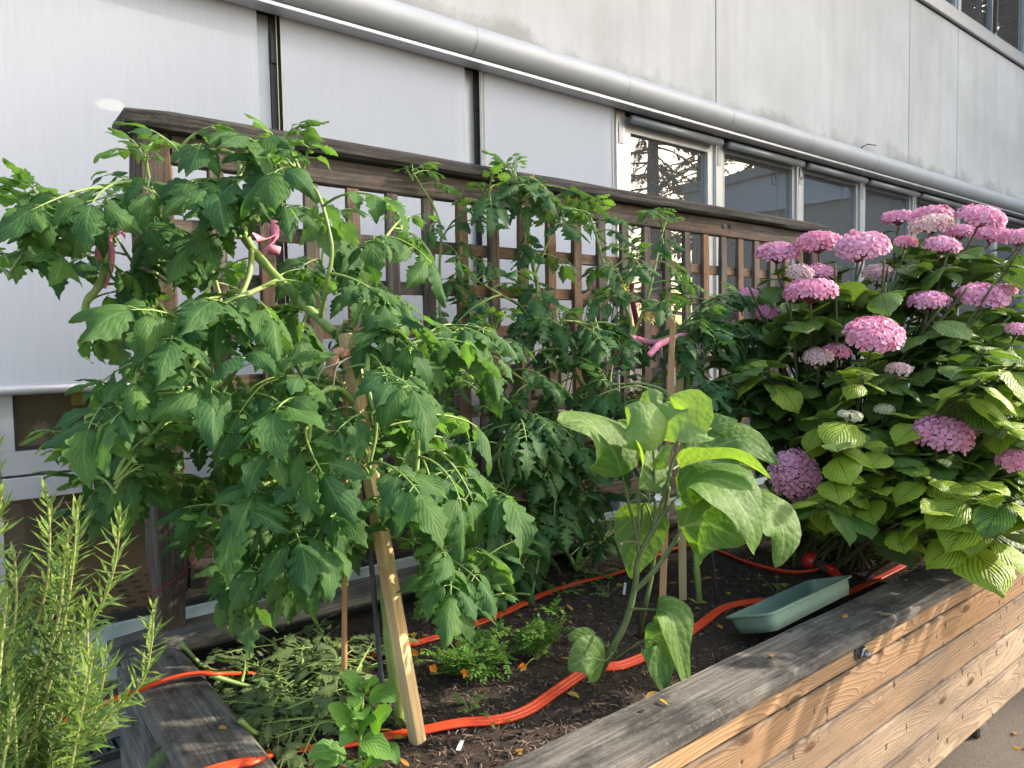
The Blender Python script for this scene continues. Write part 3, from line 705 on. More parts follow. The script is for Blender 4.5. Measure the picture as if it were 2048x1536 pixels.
def compound_leaf(Ln, pairs, size, droop, lobes, curl=1.0):
    mb = MB()
    n = 9; pts = []; p = Vector((0, 0, 0)); a = -0.35; dirs = []
    side = U(-0.25, 0.25); yw = 0
    for i in range(n + 1):
        pts.append(p.copy()); dirs.append((a, yw))
        p = p + Vector((math.cos(a) * math.cos(yw), math.cos(a) * math.sin(yw), -math.sin(a))) * (Ln / n); a += droop / n; yw += side / n
    mb.tube(pts, [0.0042 - 0.0026 * i / n for i in range(n + 1)], 5, mi=1)
    def at(t):
        f = t * n; i = min(int(f), n - 1); r = f - i
        return pts[i].lerp(pts[i + 1], r), dirs[i][0], dirs[i][1]
    c, aa, yy = at(1.0)
    leaflet(mb, c, yy, size * U(1.0, 1.15), size * U(0.27, 0.34), aa + 0.1, curl * U(0.5, 1.3), U(-0.15, 0.55), U(0.08, 0.22), lobes, 0.05, 20, U(-0.2, 0.2), U(-0.4, 0.4))
    for k in range(pairs):
        t = 0.92 - (k + 0.15) * (0.62 / max(1, pairs))
        for sd in (-1, 1):
            c, aa, yy = at(t + U(-0.02, 0.02))
            sz = size * (0.86 - 0.16 * k) * U(0.85, 1.1); yl = yy + sd * U(0.85, 1.25)
            pl_ = 0.018 * U(0.6, 1.6); e = c + Vector((math.cos(yl), math.sin(yl), -0.15)) * pl_
            mb.tube([c, e], 0.0013, 4, mi=1, cap=False)
            leaflet(mb, e, yl, sz, sz * U(0.25, 0.33), 0.15 + 0.5 * max(0, aa) + U(0, 0.35), curl * U(0.5, 1.4), U(-0.15, 0.6), U(0.08, 0.22), lobes * U(0.7, 1.1), 0.05, 16, sd * U(-0.15, 0.45), U(-0.4, 0.4))
        c, aa, yy = at(t - 0.12 + U(-0.03, 0.03))
        for sd in (-1, 1):
            if rnd() < 0.7: leaflet(mb, c, yy + sd * U(1.0, 1.5), size * U(0.16, 0.26), size * U(0.07, 0.10), U(0, 0.4), U(0.2, 0.8), 0.2, 0.1, 0, 0.08, 5)
    return mb

random.seed(21)
TL = []
for k in range(16):
    size = U(0.105, 0.15); TL.append(compound_leaf(U(0.16, 0.24), random.choice((2, 2, 2, 3)), size, U(0.4, 1.5), U(0.45, 0.9), U(0.5, 1.5)).mesh('leaf', [M['tomato'], M['stem']]))
TB = []
for k in range(9):
    size = U(0.075, 0.105); TB.append(compound_leaf(U(0.13, 0.20), random.choice((2, 3)), size, U(0.4, 1.2), U(0.7, 1.1), U(0.3, 1.0)).mesh('leaf', [M['tomato_b'], M['stem']]))
TY_ = []
for k in range(5):   # young shoot tips
    size = U(0.05, 0.07); TY_.append(compound_leaf(U(0.07, 0.11), 2, size, U(0.3, 1.0), 0.5, 0.8).mesh('leaf', [M['weed'] if k < 2 else M['tomato'], M['stem']]))
TW = []
for k in range(6):
    size = U(0.07, 0.10); TW.append(compound_leaf(U(0.14, 0.22), 3, size, U(0.2, 0.5), 0.9, 0.9).mesh('leaf', [M['wilt'], M['stem']]))

def place(me, parent, p, yaw, pitch=0.0, roll=0.0, s=1.0, name='leaf'):
    o = obj(name, me, parent, Vector(p) - Vector(parent.location), None, s)
    o.rotation_euler = (Matrix.Rotation(yaw, 3, 'Z') @ Matrix.Rotation(pitch, 3, 'Y') @ Matrix.Rotation(roll, 3, 'X')).to_euler()
    return o
TRI = (0.49, 2.40)
def blocked(p):
    return p.y > 2.40 and p.x > 0.40
KEEP = [(1000,0),(1000,250),(1130,330),(1130,420),(1180,425),(1180,395),(1290,430),(1290,400),(1400,400),(1420,500),(1500,560),(1650,640),(1640,760),(1560,860),(1420,900),(1300,830),(1260,900),(1260,1060),(1160,1180),(1020,1200),(1010,1300),(850,1330),(830,1180),(740,1180),(610,1240),(440,1300),(420,1140),(360,1080),(170,1080),(80,960),(190,780),(130,600),(0,640),(-80,640),(-80,330),(200,250),(480,240),(640,290),(650,380),(760,330),(880,310),(930,360),(940,300),(960,240)]
AVOID = [((690,690),(560,560),34),((560,560),(455,385),34),((500,530),(430,680),22),((430,680),(330,850),20),((662,490),(655,600),18),((690,690),(710,760),40),((748,975),(800,1250),46),((459,395),(462,420),34),((215,470),(235,490),30),((545,450),(550,500),26),((290,265),(330,290),32),((470,440),(500,490),34),((715,780),(750,1200),16),((172,610),(208,470),22),((640,390),(760,560),26),((700,430),(880,420),34),((760,520),(900,600),26),((900,470),(960,560),28),((1262,655),(1195,480),18),((1270,655),(1320,510),16),((1300,680),(1400,680),24),((1340,640),(1330,900),18),((1100,480),(1160,620),20),((1160,700),(1120,620),16),((1180,1000),(1200,880),16),((330,940),(330,1180),30),((1000,480),(1010,560),18),((1410,480),(1440,560),40)]
def near_avoid(x, y):
    for (a, b, rr) in AVOID:
        dx, dy = b[0] - a[0], b[1] - a[1]; t = max(0, min(1, ((x - a[0]) * dx + (y - a[1]) * dy) / (dx * dx + dy * dy)))
        if math.hypot(a[0] + dx * t - x, a[1] + dy * t - y) < rr: return True
    return False
def grow(parent, stems, meshes, r0, spacing, scale=(0.8, 1.15), bias=None, bw=0.0, skip=0.12, young=True, maxn=200, keep=KEEP, top=0.45, pit=(-0.25, 0.6)):
    cnt = 0
    for si, st in enumerate(stems):
        pts = st['p']; path = spline(pts, 6); r = st.get('r', r0)
        n = len(path); taper = st.get('taper', 0.5)
        path = [p + Vector((noise.noise(p * 7) * 0.006, noise.noise(p * 7 + Vector((5, 0, 0))) * 0.006, 0)) if 0 < i < n - 1 else p for i, p in enumerate(path)]
        mb = MB(); mb.tube(path, [r * (1 - taper * i / (n - 1)) * (1 + 0.10 * math.sin(i * 1.7)) for i in range(n)], 8, jit=0.03); put('stem', mb, st.get('mat', M['stem']), parent)
        d = 0; az = U(0, 6.28); acc = 0; nxt = st.get('start', 0.1); sp = st.get('sp', spacing)
        tot = sum((path[i + 1] - path[i]).length for i in range(n - 1))
        run = 0
        for i in range(n - 1):
            seg = (path[i + 1] - path[i]).length
            while run + seg >= nxt and nxt <= tot and cnt < maxn:
                p = path[i].lerp(path[i + 1], (nxt - run) / max(seg, 1e-6)); best = None
                for tr_ in range(9):
                    a = az + (U(-0.5, 0.5) if tr_ == 0 else U(0, 6.28))
                    if bias is not None and rnd() < bw: a = bias + U(-0.9, 0.9)
                    s = U(*scale); pp_ = U(*pit); cp, sp_ = math.cos(pp_), math.sin(pp_)
                    mid = p + Vector((math.cos(a) * cp, math.sin(a) * cp, 0.12 - sp_)) * 0.17 * s; tip = p + Vector((math.cos(a) * cp, math.sin(a) * cp, -0.25 - sp_)) * 0.30 * s
                    if blocked(tip) or blocked(mid): continue
                    q = proj(tip); q2 = proj(mid)
                    if not (inside(keep, q[0], q[1]) and inside(keep, q2[0], q2[1])): continue
                    if rnd() < 0.9 and (near_avoid(q[0], q[1]) or near_avoid(q2[0], q2[1])): continue
                    best = (a, s, pp_); break
                if best and rnd() > skip:
                    place(random.choice(meshes), parent, p, best[0], best[2], U(-0.5, 0.5), best[1]); cnt += 1
                az += 2.4; nxt += sp * U(0.7, 1.3)
            run += seg
        if young and st.get('tip', True):
            for k in range(4):
                if cnt < maxn: place(random.choice(TY_), parent, path[-1] - Vector((0, 0, 0.01 * k)), U(0, 6.28), U(-1.0, -0.2), U(-0.3, 0.3), U(0.7, 1.2)); cnt += 1
    return cnt
def ST(pts, **kw):
    """stem waypoints (photo x, photo y, distance from the facade axis)"""
    d = dict(kw); d['p'] = [PY(*p) for p in pts]; return d
CAMDIR = math.atan2(-1.6, -0.7)

# ---------------- tomato on the pale stake
random.seed(3)
b = PZ(805, 1462, SOIL - 0.02)
t1 = thing('tomato_plant', 'large tomato plant tied to the pale square stake, thick stem leaning left', 'tomato plant', b)
s1 = [
 dict(p=[b] + [PY(*q) for q in [(785,1330,1.60),(772,1200,1.64),(765,1000,1.68),(735,800,1.73),(690,690,1.77),(640,640,1.81),(560,560,1.87),(500,490,1.93),(470,430,1.96),(450,385,1.98)]], r=0.0155, taper=0.25, start=0.75, sp=0.07, tip=False),
 ST([(450,385,1.98),(390,388,1.98),(320,370,1.98),(240,366,1.99),(160,395,2.0),(90,440,2.02)], r=0.008, start=0.08, sp=0.05),
 ST([(452,388,1.98),(478,350,1.97),(470,310,1.98),(430,300,2.0),(360,300,2.02)], r=0.008, start=0.03, sp=0.045),
 ST([(482,462,1.94),(520,430,1.92),(560,370,1.90),(590,320,1.92),(560,290,1.95)], r=0.0085, start=0.08, sp=0.05),
 ST([(505,500,1.92),(495,560,1.88),(440,670,1.82),(380,740,1.79),(335,830,1.76),(290,890,1.74),(230,960,1.73)], r=0.0085, start=0.14, sp=0.054),
 ST([(640,640,1.81),(655,560,1.74),(662,490,1.72),(640,400,1.74),(600,340,1.8)], r=0.007, start=0.08, sp=0.06),
 ST([(690,690,1.77),(780,645,1.68),(815,680,1.62),(820,780,1.56),(835,880,1.52),(832,1000,1.50),(860,1090,1.50),(930,1170,1.52)], r=0.0085, start=0.06, sp=0.054),
 ST([(740,660,1.72),(735,760,1.52),(755,850,1.47),(740,930,1.47)], r=0.006, start=0.04, sp=0.045),
 ST([(850,1090,1.5),(900,1130,1.47),(950,1190,1.47)], r=0.006, start=0.02, sp=0.035),
 ST([(750,860,1.70),(680,780,1.62),(630,800,1.58),(618,880,1.55),(640,950,1.54),(690,1040,1.54),(690,1110,1.55)], r=0.008, start=0.08, sp=0.06),
 ST([(765,1000,1.68),(800,940,1.60),(860,900,1.56),(920,930,1.55),(950,1000,1.56)], r=0.007, start=0.08, sp=0.054),
 ST([(735,800,1.73),(820,700,1.80),(900,650,1.86),(960,700,1.88),(960,780,1.86)], r=0.007, start=0.1, sp=0.054),
 ST([(560,560,1.87),(470,600,1.80),(400,640,1.78),(300,720,1.8),(240,800,1.82)], r=0.0075, start=0.08, sp=0.054),
 ST([(735,800,1.73),(640,760,1.70),(540,760,1.68),(460,820,1.66),(430,900,1.66)], r=0.0075, start=0.1, sp=0.054),
 ST([(770,1050,1.66),(720,1080,1.62),(640,1060,1.62),(560,1040,1.64)], r=0.0065, start=0.06, sp=0.045),
 ST([(770,1050,1.66),(660,1000,1.6),(600,1060,1.62),(620,1130,1.64)], r=0.0065, start=0.06, sp=0.04),
 ST([(640,950,1.54),(560,960,1.6),(500,1000,1.66),(460,1060,1.7)], r=0.006, start=0.05, sp=0.04),
 ST([(690,690,1.77),(740,560,1.80),(770,480,1.84),(800,440,1.90)], r=0.007, start=0.08, sp=0.054),
]
c1 = grow(t1, s1, TL, 0.008, 0.06, (0.68, 1.05), CAMDIR, 0.35, 0.08, True, 296); print('T1', c1)

# ---------------- tomato against the left post
random.seed(5)
b = PZ(562, 1264, SOIL - 0.05)
t2 = thing('tomato_plant', 'tomato plant tied to the left trellis post with pink ribbon, one stem curling past it', 'tomato plant', b)
s2 = [
 dict(p=[b] + [PY(*q) for q in [(572,1190,2.28),(590,1120,2.28),(560,1000,2.27),(490,860,2.26),(420,750,2.25),(340,700,2.24),(250,690,2.2),(190,655,2.15),(172,610,2.12),(196,572,2.10),(210,520,2.10),(208,470,2.12),(195,415,2.15)]], r=0.0125, taper=0.3, start=0.4, sp=0.06),
 ST([(208,470,2.12),(150,510,2.08),(90,500,2.05),(20,530,2.04)], r=0.006, start=0.08, sp=0.054),
 ST([(200,420,2.14),(130,410,2.1),(60,430,2.08)], r=0.006, start=0.05, sp=0.054),
 ST([(340,700,2.24),(310,600,2.3),(322,500,2.33),(318,430,2.34),(300,360,2.34),(290,310,2.33)], r=0.009, start=0.1, sp=0.05),
 ST([(300,560,2.32),(260,520,2.28),(230,470,2.25)], r=0.006, start=0.05, sp=0.06),
 ST([(560,1000,2.27),(450,980,2.2),(340,960,2.12),(250,980,2.08),(190,1010,2.06)], r=0.008, start=0.1, sp=0.05),
 ST([(590,1120,2.28),(500,1090,2.2),(430,1080,2.15)], r=0.007, start=0.05, sp=0.035),
 ST([(560,1000,2.27),(480,1040,2.1),(430,1110,2.05),(460,1190,2.02)], r=0.007, start=0.05, sp=0.035),
 ST([(560,1000,2.27),(440,900,2.05),(350,880,1.98),(290,920,1.96),(260,980,1.96)], r=0.007, start=0.05, sp=0.04),
 ST([(420,750,2.25),(340,800,2.08),(280,860,2.0),(200,900,1.98)], r=0.007, start=0.05, sp=0.054),
 ST([(490,860,2.26),(560,760,2.30),(600,660,2.32),(640,540,2.34),(650,440,2.34)], r=0.008, start=0.08, sp=0.05),
 ST([(420,750,2.25),(440,620,2.30),(420,520,2.32),(400,420,2.33)], r=0.008, start=0.08, sp=0.05),
 ST([(560,1000,2.27),(660,900,2.25),(760,820,2.25),(840,700,2.28)], r=0.008, start=0.1, sp=0.054),
 ST([(340,700,2.24),(270,780,2.12),(210,850,2.05),(160,900,2.04)], r=0.007, start=0.08, sp=0.054),
 ST([(590,1120,2.28),(680,1050,2.2),(760,1000,2.18),(850,960,2.2)], r=0.007, start=0.08, sp=0.054),
]
c2 = grow(t2, s2, TL, 0.008, 0.06, (0.65, 1.05), CAMDIR, 0.35, 0.05, True, 296); print('T2', c2)

# ---------------- tall tomato in the middle of the trellis
random.seed(8)
b = PZ(1152, 1100, SOIL - 0.05); b.y = min(b.y, 2.3)
b = PY(1152, 1098, 2.30)
b.z = min(b.z, soil_z(b.x, b.y) + 0.0)
t3 = thing('tomato_plant', 'tall tomato plant rising above the middle of the trellis with yellow blossoms', 'tomato plant', b)
s3 = [
 dict(p=[b] + [PY(*q) for q in [(1180,1000,2.28),(1200,900,2.25),(1180,800,2.24),(1135,720,2.26),(1090,640,2.3),(1070,550,2.33),(1058,470,2.35),(1040,400,2.35),(1028,345,2.34)]], r=0.0125, taper=0.4, start=0.35, sp=0.05),
 dict(p=[b] + [PY(*q) for q in [(1110,1065,2.24),(1040,1030,2.18),(985,1000,2.14)]], r=0.009, start=0.1, sp=0.05),
 dict(p=[b] + [PY(*q) for q in [(1210,1075,2.30),(1260,1040,2.32),(1300,1000,2.34)]], r=0.008, start=0.12, sp=0.06),
 ST([(1180,1000,2.28),(1100,940,2.2),(1040,880,2.16),(1000,820,2.15)], r=0.008, start=0.08, sp=0.045),
 ST([(1200,900,2.25),(1250,830,2.2),(1290,780,2.18)], r=0.007, start=0.06, sp=0.05),
 ST([(1180,800,2.24),(1100,780,2.16),(1020,740,2.14),(990,660,2.18)], r=0.008, start=0.06, sp=0.045),
 ST([(1090,640,2.3),(1020,600,2.28),(950,560,2.28)], r=0.007, start=0.06, sp=0.05),
 ST([(1135,720,2.26),(1180,640,2.22),(1200,600,2.22)], r=0.007, start=0.06, sp=0.05),
 ST([(1070,550,2.33),(1100,480,2.32),(1120,440,2.32)], r=0.006, start=0.06, sp=0.06),
 ST([(1040,400,2.35),(1085,370,2.33),(1100,400,2.3)], r=0.005, start=0.03, sp=0.035),
 ST([(1035,390,2.35),(990,370,2.33),(975,400,2.3)], r=0.005, start=0.03, sp=0.035),
 ST([(1180,1000,2.28),(1130,900,2.12),(1060,830,2.08),(1000,900,2.05),(1010,980,2.05)], r=0.007, start=0.05, sp=0.04),
 ST([(1180,800,2.24),(1140,850,2.1),(1100,930,2.05),(1130,1000,2.05)], r=0.007, start=0.05, sp=0.04),
 ST([(1110,1065,2.24),(1060,1100,2.15),(1010,1080,2.1)], r=0.006, start=0.04, sp=0.045),
 ST([(1100,940,2.2),(1060,1000,2.12),(1080,1080,2.1),(1062,1195,2.06)], r=0.007, start=0.1, sp=0.07, tip=False),
]
c3 = grow(t3, s3, TB, 0.008, 0.05, (0.85, 1.35), CAMDIR, 0.35, 0.08, True, 297)

# ---------------- slim tomato vine on the slats
random.seed(9)
b = PY(905, 1150, 2.30); b.z = soil_z(b.x, 2.3)
t4 = thing('tomato_plant', 'slim tomato vine climbing the lattice slats up to the dark capping rail', 'tomato plant', b)
s4 = [dict(p=[b] + [PY(*q) for q in [(880,960,2.36),(890,760,2.38),(878,600,2.40),(882,480,2.40),(872,420,2.40),(845,375,2.39),(825,345,2.38)]], r=0.008, taper=0.55, start=0.5, sp=0.075),
      ST([(880,480,2.4),(915,440,2.39),(925,540,2.39),(940,620,2.38)], r=0.004, start=0.05, sp=0.06)]
c4 = grow(t4, s4, TB, 0.006, 0.07, (0.6, 0.95), CAMDIR, 0.5, 0.1, True, 60)

# ---------------- tomato with the ribbon on twin stakes
random.seed(11)
b = PZ(1400, 1216, SOIL - 0.02)
t5 = thing('tomato_plant', 'tomato plant tied with pink ribbon to the twin stakes beside the hydrangea', 'tomato plant', b)
s5 = [
 dict(p=[b] + [PY(*q) for q in [(1393,1120,1.64),(1388,1000,1.68),(1384,880,1.74),(1378,780,1.82),(1360,710,1.9),(1300,685,1.96),(1250,690,1.99),(1215,702,2.0),(1203,694,2.01),(1196,670,2.02),(1180,600,2.06)]], r=0.0125, taper=0.25, start=0.55, sp=0.09, tip=False),
 ST([(1252,688,1.99),(1263,655,1.99),(1240,590,2.0),(1214,540,2.02),(1195,480,2.04),(1180,430,2.05)], r=0.009, start=0.10, sp=0.05),
 ST([(1256,686,1.99),(1275,650,1.98),(1300,580,1.98),(1316,510,2.0),(1332,440,2.02)], r=0.008, start=0.14, sp=0.045),
 ST([(1300,685,1.96),(1380,660,1.92),(1460,648,1.9),(1540,640,1.9),(1600,655,1.9)], r=0.006, start=0.10, sp=0.03),
 ST([(1330,690,1.93),(1390,620,1.96),(1440,590,2.0),(1490,600,2.02)], r=0.006, start=0.08, sp=0.03),
 ST([(1384,880,1.74),(1430,830,1.72),(1480,790,1.72),(1540,800,1.72)], r=0.006, start=0.05, sp=0.026),
 ST([(1378,780,1.82),(1430,760,1.78),(1500,750,1.78)], r=0.006, start=0.05, sp=0.026),
 ST([(1384,880,1.74),(1330,800,1.78),(1270,770,1.84),(1220,770,1.9)], r=0.006, start=0.08, sp=0.045),
 ST([(1250,690,1.99),(1180,650,2.0),(1120,640,2.0)], r=0.006, start=0.06, sp=0.05),
 ST([(1215,545,2.02),(1260,510,2.0)], r=0.005, start=0.03, sp=0.04),
]
c5 = grow(t5, s5, TB, 0.008, 0.05, (0.75, 1.15), CAMDIR, 0.35, 0.1, True, 200)
# blossoms
def blossom(parent, c, n=5, s=0.02):
    mb = MB()
    for k in range(n):
        cc = Vector(c) + Vector((U(-1, 1), U(-1, 1), U(-1, 1))) * s * 1.4
        for j in range(5):
            a = j * 2 * PI / 5 + U(-0.2, 0.2); d = Vector((math.cos(a), -0.4, math.sin(a))); pz = Vector((-math.sin(a), 0, math.cos(a)))
            mb.add([cc, cc + d * s * 0.5 + pz * s * 0.17, cc + d * s, cc + d * s * 0.5 - pz * s * 0.17], [(0, 1, 2, 3)])
    put('blossom', mb, M['yellow'], parent)
blossom(t3, PY(1060, 370, 2.30), 6); blossom(t3, PY(1140, 915, 2.08), 7); blossom(t5, PY(1245, 570, 1.98), 5); blossom(t5, PY(1292, 635, 1.95), 5)

# ---------------- ribbons and ties
def ribbon(name, label, bands, tails, mat, cat='ribbon', grp=None):
    """bands: (centre, normal axis dir, radius, width); tails: lists of points, width"""
    c0 = Vector(bands[0][0]) if bands else Vector(tails[0][0][0])
    t = thing(name, label, cat, c0, grp)
    for (c, ax, r, wd) in bands:
        mb = MB(); ax = Vector(ax).normalized(); a = ax.cross(Vector((0.3, 1, 0.2))).normalized(); b_ = ax.cross(a); vs = []; uvs = []
        n = 14
        for k in range(n):
            an = 2 * PI * k / n; d = a * math.cos(an) + b_ * math.sin(an)
            for e in (-0.5, 0.5): vs.append(Vector(c) + d * r * (1 + 0.08 * math.sin(3 * an)) + ax * wd * e)
        mb.add(vs, [(2 * k, 2 * ((k + 1) % n), 2 * ((k + 1) % n) + 1, 2 * k + 1) for k in range(n)])
        o = put('loop', mb, mat, t); md = o.modifiers.new('s', 'SOLIDIFY'); md.thickness = 0.0012
    for pts, wd in tails:
        path = spline(pts, 5); vs = []; n = len(path)
        for i, p in enumerate(path):
            tg = (path[min(i + 1, n - 1)] - path[max(i - 1, 0)]).normalized(); sd = tg.cross(R_F).normalized()
            sd = (sd + R_F * 0.15 * math.sin(i * 0.8)).normalized()
            vs += [p + sd * wd / 2, p - sd * wd / 2]
        mb = MB(); mb.add(vs, [(2 * i, 2 * i + 1, 2 * i + 3, 2 * i + 2) for i in range(n - 1)])
        o = put('tail', mb, mat, t); md = o.modifiers.new('s', 'SOLIDIFY'); md.thickness = 0.0012
    return t
G_R = 'pink ribbon plant ties'
ax = (PY(470, 430, 1.96) - PY(450, 385, 1.98))
ribbon('plant_tie', 'pink ribbon looped round the thick leaning tomato stem', [(PY(459, 405, 1.955), ax, 0.022, 0.026)], [([PY(466, 420, 1.96), PY(490, 450, 2.1), PY(520, 480, 2.25), PY(548, 470, 2.43)], 0.024)], M['ribbon'], 'ribbon', G_R)
ribbon('plant_tie', 'pink ribbon knotted on the stem curling past the left trellis post', [(PY(206, 478, 2.115), (0, 0, 1), 0.022, 0.03)], [([PY(208, 478, 2.09), PY(222, 500, 2.09), PY(218, 540, 2.09), PY(205, 575, 2.10)], 0.02), ([PY(212, 480, 2.1), PY(235, 470, 2.2), PY(240, 455, 2.3), PY(250, 470, 2.42)], 0.026), ([PY(206, 485, 2.09), PY(196, 505, 2.09), PY(200, 520, 2.09)], 0.02)], M['ribbon'], 'ribbon', G_R)
ribbon('plant_tie', 'pink ribbon wrapped across the front of the left trellis post', [(PY(320, 480, 2.33), (0, 0, 1), 0.02, 0.02)], [([PY(285, 512, 2.425), PY(310, 490, 2.425), PY(350, 466, 2.425)], 0.018)], M['ribbon'], 'ribbon', G_R)
ribbon('plant_tie', 'pink ribbon hanging on a lattice slat behind the leaning stem', [(PY(548, 500, 2.10), (0.2, 0, 1), 0.018, 0.022)], [([PY(548, 440, 2.432), PY(550, 475, 2.42), PY(535, 495, 2.25), PY(548, 502, 2.1)], 0.028)], M['ribbon'], 'ribbon', G_R)
ribbon('plant_tie', 'pink ribbon tied in a bow between tomato fork and reddish stake', [(PY(1260, 676, 1.99), (0.1, 0, 1), 0.024, 0.02), (PY(1344, 680, 1.86), (0, 0, 1), 0.017, 0.02)], [([PY(1273, 676, 1.97), PY(1300, 684, 1.93), PY(1330, 682, 1.87), PY(1346, 677, 1.845)], 0.020), ([PY(1346, 677, 1.84), PY(1318, 690, 1.84), PY(1298, 711, 1.85)], 0.024), ([PY(1346, 677, 1.84), PY(1370, 670, 1.84), PY(1398, 680, 1.85)], 0.02)], M['ribbon'], 'ribbon', G_R)

# ---------------- stakes
def stake(name, label, a, b, w, mat, cat='stake', square=True, group=None):
    a = Vector(a); b = Vector(b); L = (b - a).length
    if square: me = board(L, w, w * 0.8, 0.0015, 0.0006).mesh(name, mat, False)
    else:
        mb = MB(); n = 14; mb.tube([(L * i / n, 0, 0) for i in range(n + 1)], [w / 2 * (1 + (0.12 if i % 4 == 2 and mat == M['bamboo'] else 0)) for i in range(n + 1)], 10); me = mb.mesh(name, mat)
    o = obj(name, me, None, a); q = (b - a).to_track_quat('X', 'Z'); o.rotation_euler = q.to_euler()
    return tag(o, label, cat, group)
stake('wooden_stake', 'pale square timber stake leaning in the soil beside the thick tomato stem', PZ(843, 1524, SOIL - 0.05), PY(692, 668, 1.68), 0.036, M['stake'])
stake('metal_rod', 'thin grey rod standing between bamboo cane and pale square stake', PZ(772, 1462, SOIL - 0.03), PY(713, 790, 1.69), 0.014, M['rod'], 'rod', False)
stake('bamboo_cane', 'thin brown bamboo cane with a joint standing among the clippings', PZ(688, 1424, SOIL - 0.03), PY(692, 640, 1.80), 0.015, M['bamboo'], 'cane', False)
stake('wooden_stake', 'reddish square stake carrying the pink bow behind the eggplant', PZ(1322, 1272, SOIL - 0.03), PY(1346, 632, 1.86), 0.023, M['stake2'])
stake('wooden_stake', 'yellowish square stake standing behind the reddish stake', PZ(1366, 1212, SOIL - 0.03), PY(1358, 672, 1.90), 0.030, M['stake'])
stake('metal_rod', 'thin black rod in the soil between green stem and saucer', PZ(1437, 1230, SOIL - 0.03), PY(1418, 1050, 1.62), 0.012, M['black'], 'rod', False)
# tan cloth tie
c = PY(690, 712, 1.655)
ct = thing('cloth_tie', 'tan cloth strip and string tied round the top of the pale stake', 'cloth tie', c)
mb = MB(); pth = spline([PY(710, 712, 1.66), PY(695, 706, 1.635), PY(672, 706, 1.63), PY(664, 728, 1.64), PY(658, 752, 1.65)], 6)
mb.tube(pth, [0.010 + 0.002 * math.sin(i * 0.9) + 0.006 * (i / len(pth)) for i in range(len(pth))], 11, jit=0.14); put('cloth', mb, M['tie'], ct)
mb = MB(); mb.tube(spline([PY(706, 712, 1.63), PY(686, 722, 1.62), PY(672, 740, 1.625), PY(664, 795, 1.63)], 6), 0.0022, 5); put('string', mb, M['string'], ct)
mb = MB(); mb.tube(spline([PY(704, 714, 1.63), PY(670, 728, 1.62), PY(642, 742, 1.64), PY(632, 778, 1.65)], 6), 0.0014, 5); put('string', mb, M['string'], ct)

# ---------------- clippings on the soil
random.seed(17)
CL = [[(362,1285),(410,1318),(480,1330),(560,1350),(620,1385)],[(545,1255),(560,1300),(620,1300),(700,1290)],[(585,1455),(560,1420),(540,1390),(470,1405)],[(690,1430),(640,1445),(600,1400)],[(420,1350),(500,1375),(560,1370)],[(640,1300),(720,1330),(700,1360)],[(480,1440),(520,1470),(590,1440)]]
CLAB = ['long cut tomato shoot drooping over the left rim board, wilted', 'cut tomato shoot lying against the back rim, wilted leaves', 'cut tomato stem with blunt end pointing to the front of the pile', 'short cut tomato stem lying beside the bamboo cane', 'cut tomato shoot lying under the orange hose end', 'wilted tomato shoot lying behind the bamboo cane', 'wilted tomato shoot on bare soil near the left rim']
CL += [[(400,1300),(450,1350),(520,1360),(600,1330)],[(500,1300),(540,1360),(610,1410),(650,1400)],[(620,1330),(560,1390),(500,1430)]]
CLAB += ['thin bare cut shoot lying over the back of the pile', 'thin cut shoot crossing the middle of the clipping pile', 'thin cut shoot slanting down toward the left rim']
for wpts, lab in zip(CL, CLAB):
    P3 = []
    for k, (x, y) in enumerate(wpts):
        p = PZ(x, y, SOIL + 0.03)
        if p.x < 0.56: p = PZ(x, y, RZ + 0.012)
        else: p.z = soil_z(p.x, min(p.y, 2.3)) + 0.02 + 0.012 * (k % 2)
        P3.append(p)
    t = thing('tomato_clipping', lab, 'clipping', P3[0], 'wilted tomato clippings piled on the soil')
    path = spline(P3, 5); mb = MB(); mb.tube(path, [0.0075 - 0.004 * i / len(path) for i in range(len(path))], 7); put('stem', mb, M['stem'], t)
    for i in range(2, len(path)):
        if path[i].x < 0.60: continue
        for r_ in range(2):
            if rnd() < 0.42:
                o = place(random.choice(TW), t, path[i] + Vector((0, 0, 0.008)), U(0, 6.28), U(-0.1, 0.25), U(-0.9, 0.9), U(0.75, 1.15)); o.scale.z *= 0.55

# ================================================================== HYDRANGEA
random.seed(31)
def ovate_leaf(L, W, fold, recurve, mat, n=13):
    mb = MB(); S = (-1, -0.7, -0.35, 0, 0.35, 0.7, 1); vs = []; uv = []; pos = Vector((0.018, 0, 0.004)); ang = -0.15; ph = U(0, 6)
    for i in range(n + 1):
        t = i / n; wd = W * (math.sin(PI * min(1, (t ** 0.80) * 0.99 + 0.01))) ** 0.78
        if t > 0.75: wd *= 1 - 0.4 * ((t - 0.75) / 0.25)
        if i in (0, n): wd = W * 0.03
        f = Vector((math.cos(ang), 0, -math.sin(ang))); nr = Vector((math.sin(ang), 0, math.cos(ang)))
        for s in S:
            tooth = 0.035 * W * (1 if i % 2 else -1) if abs(s) == 1 and 0 < i < n else 0
            a_ = abs(s)
            z = fold * wd * a_ - recurve * wd * a_ * a_ + 0.035 * W * math.sin(t * 6.5 * 2 - a_ * 4 + ph) * a_ ** 0.5
            vs.append(pos + f * (0.10 * wd * a_ ** 1.5) + nr * z + Vector((0, s * wd + (tooth if s > 0 else -tooth), 0))); uv.append((0.5 + s / 2, t))
        pos = pos + f * (L / n); ang += 0.9 / n * (0.6 + recurve)
    k = len(S); mb.add(vs, [(i * k + j, (i + 1) * k + j, (i + 1) * k + j + 1, i * k + j + 1) for i in range(n) for j in range(k - 1)], uv)
    mb.tube([(0, 0, 0), (0.01, 0, 0.002), (0.024, 0, 0.004)], 0.0024, 5, mi=1)
    return mb.mesh('leaf', [mat, M['hydstem']])
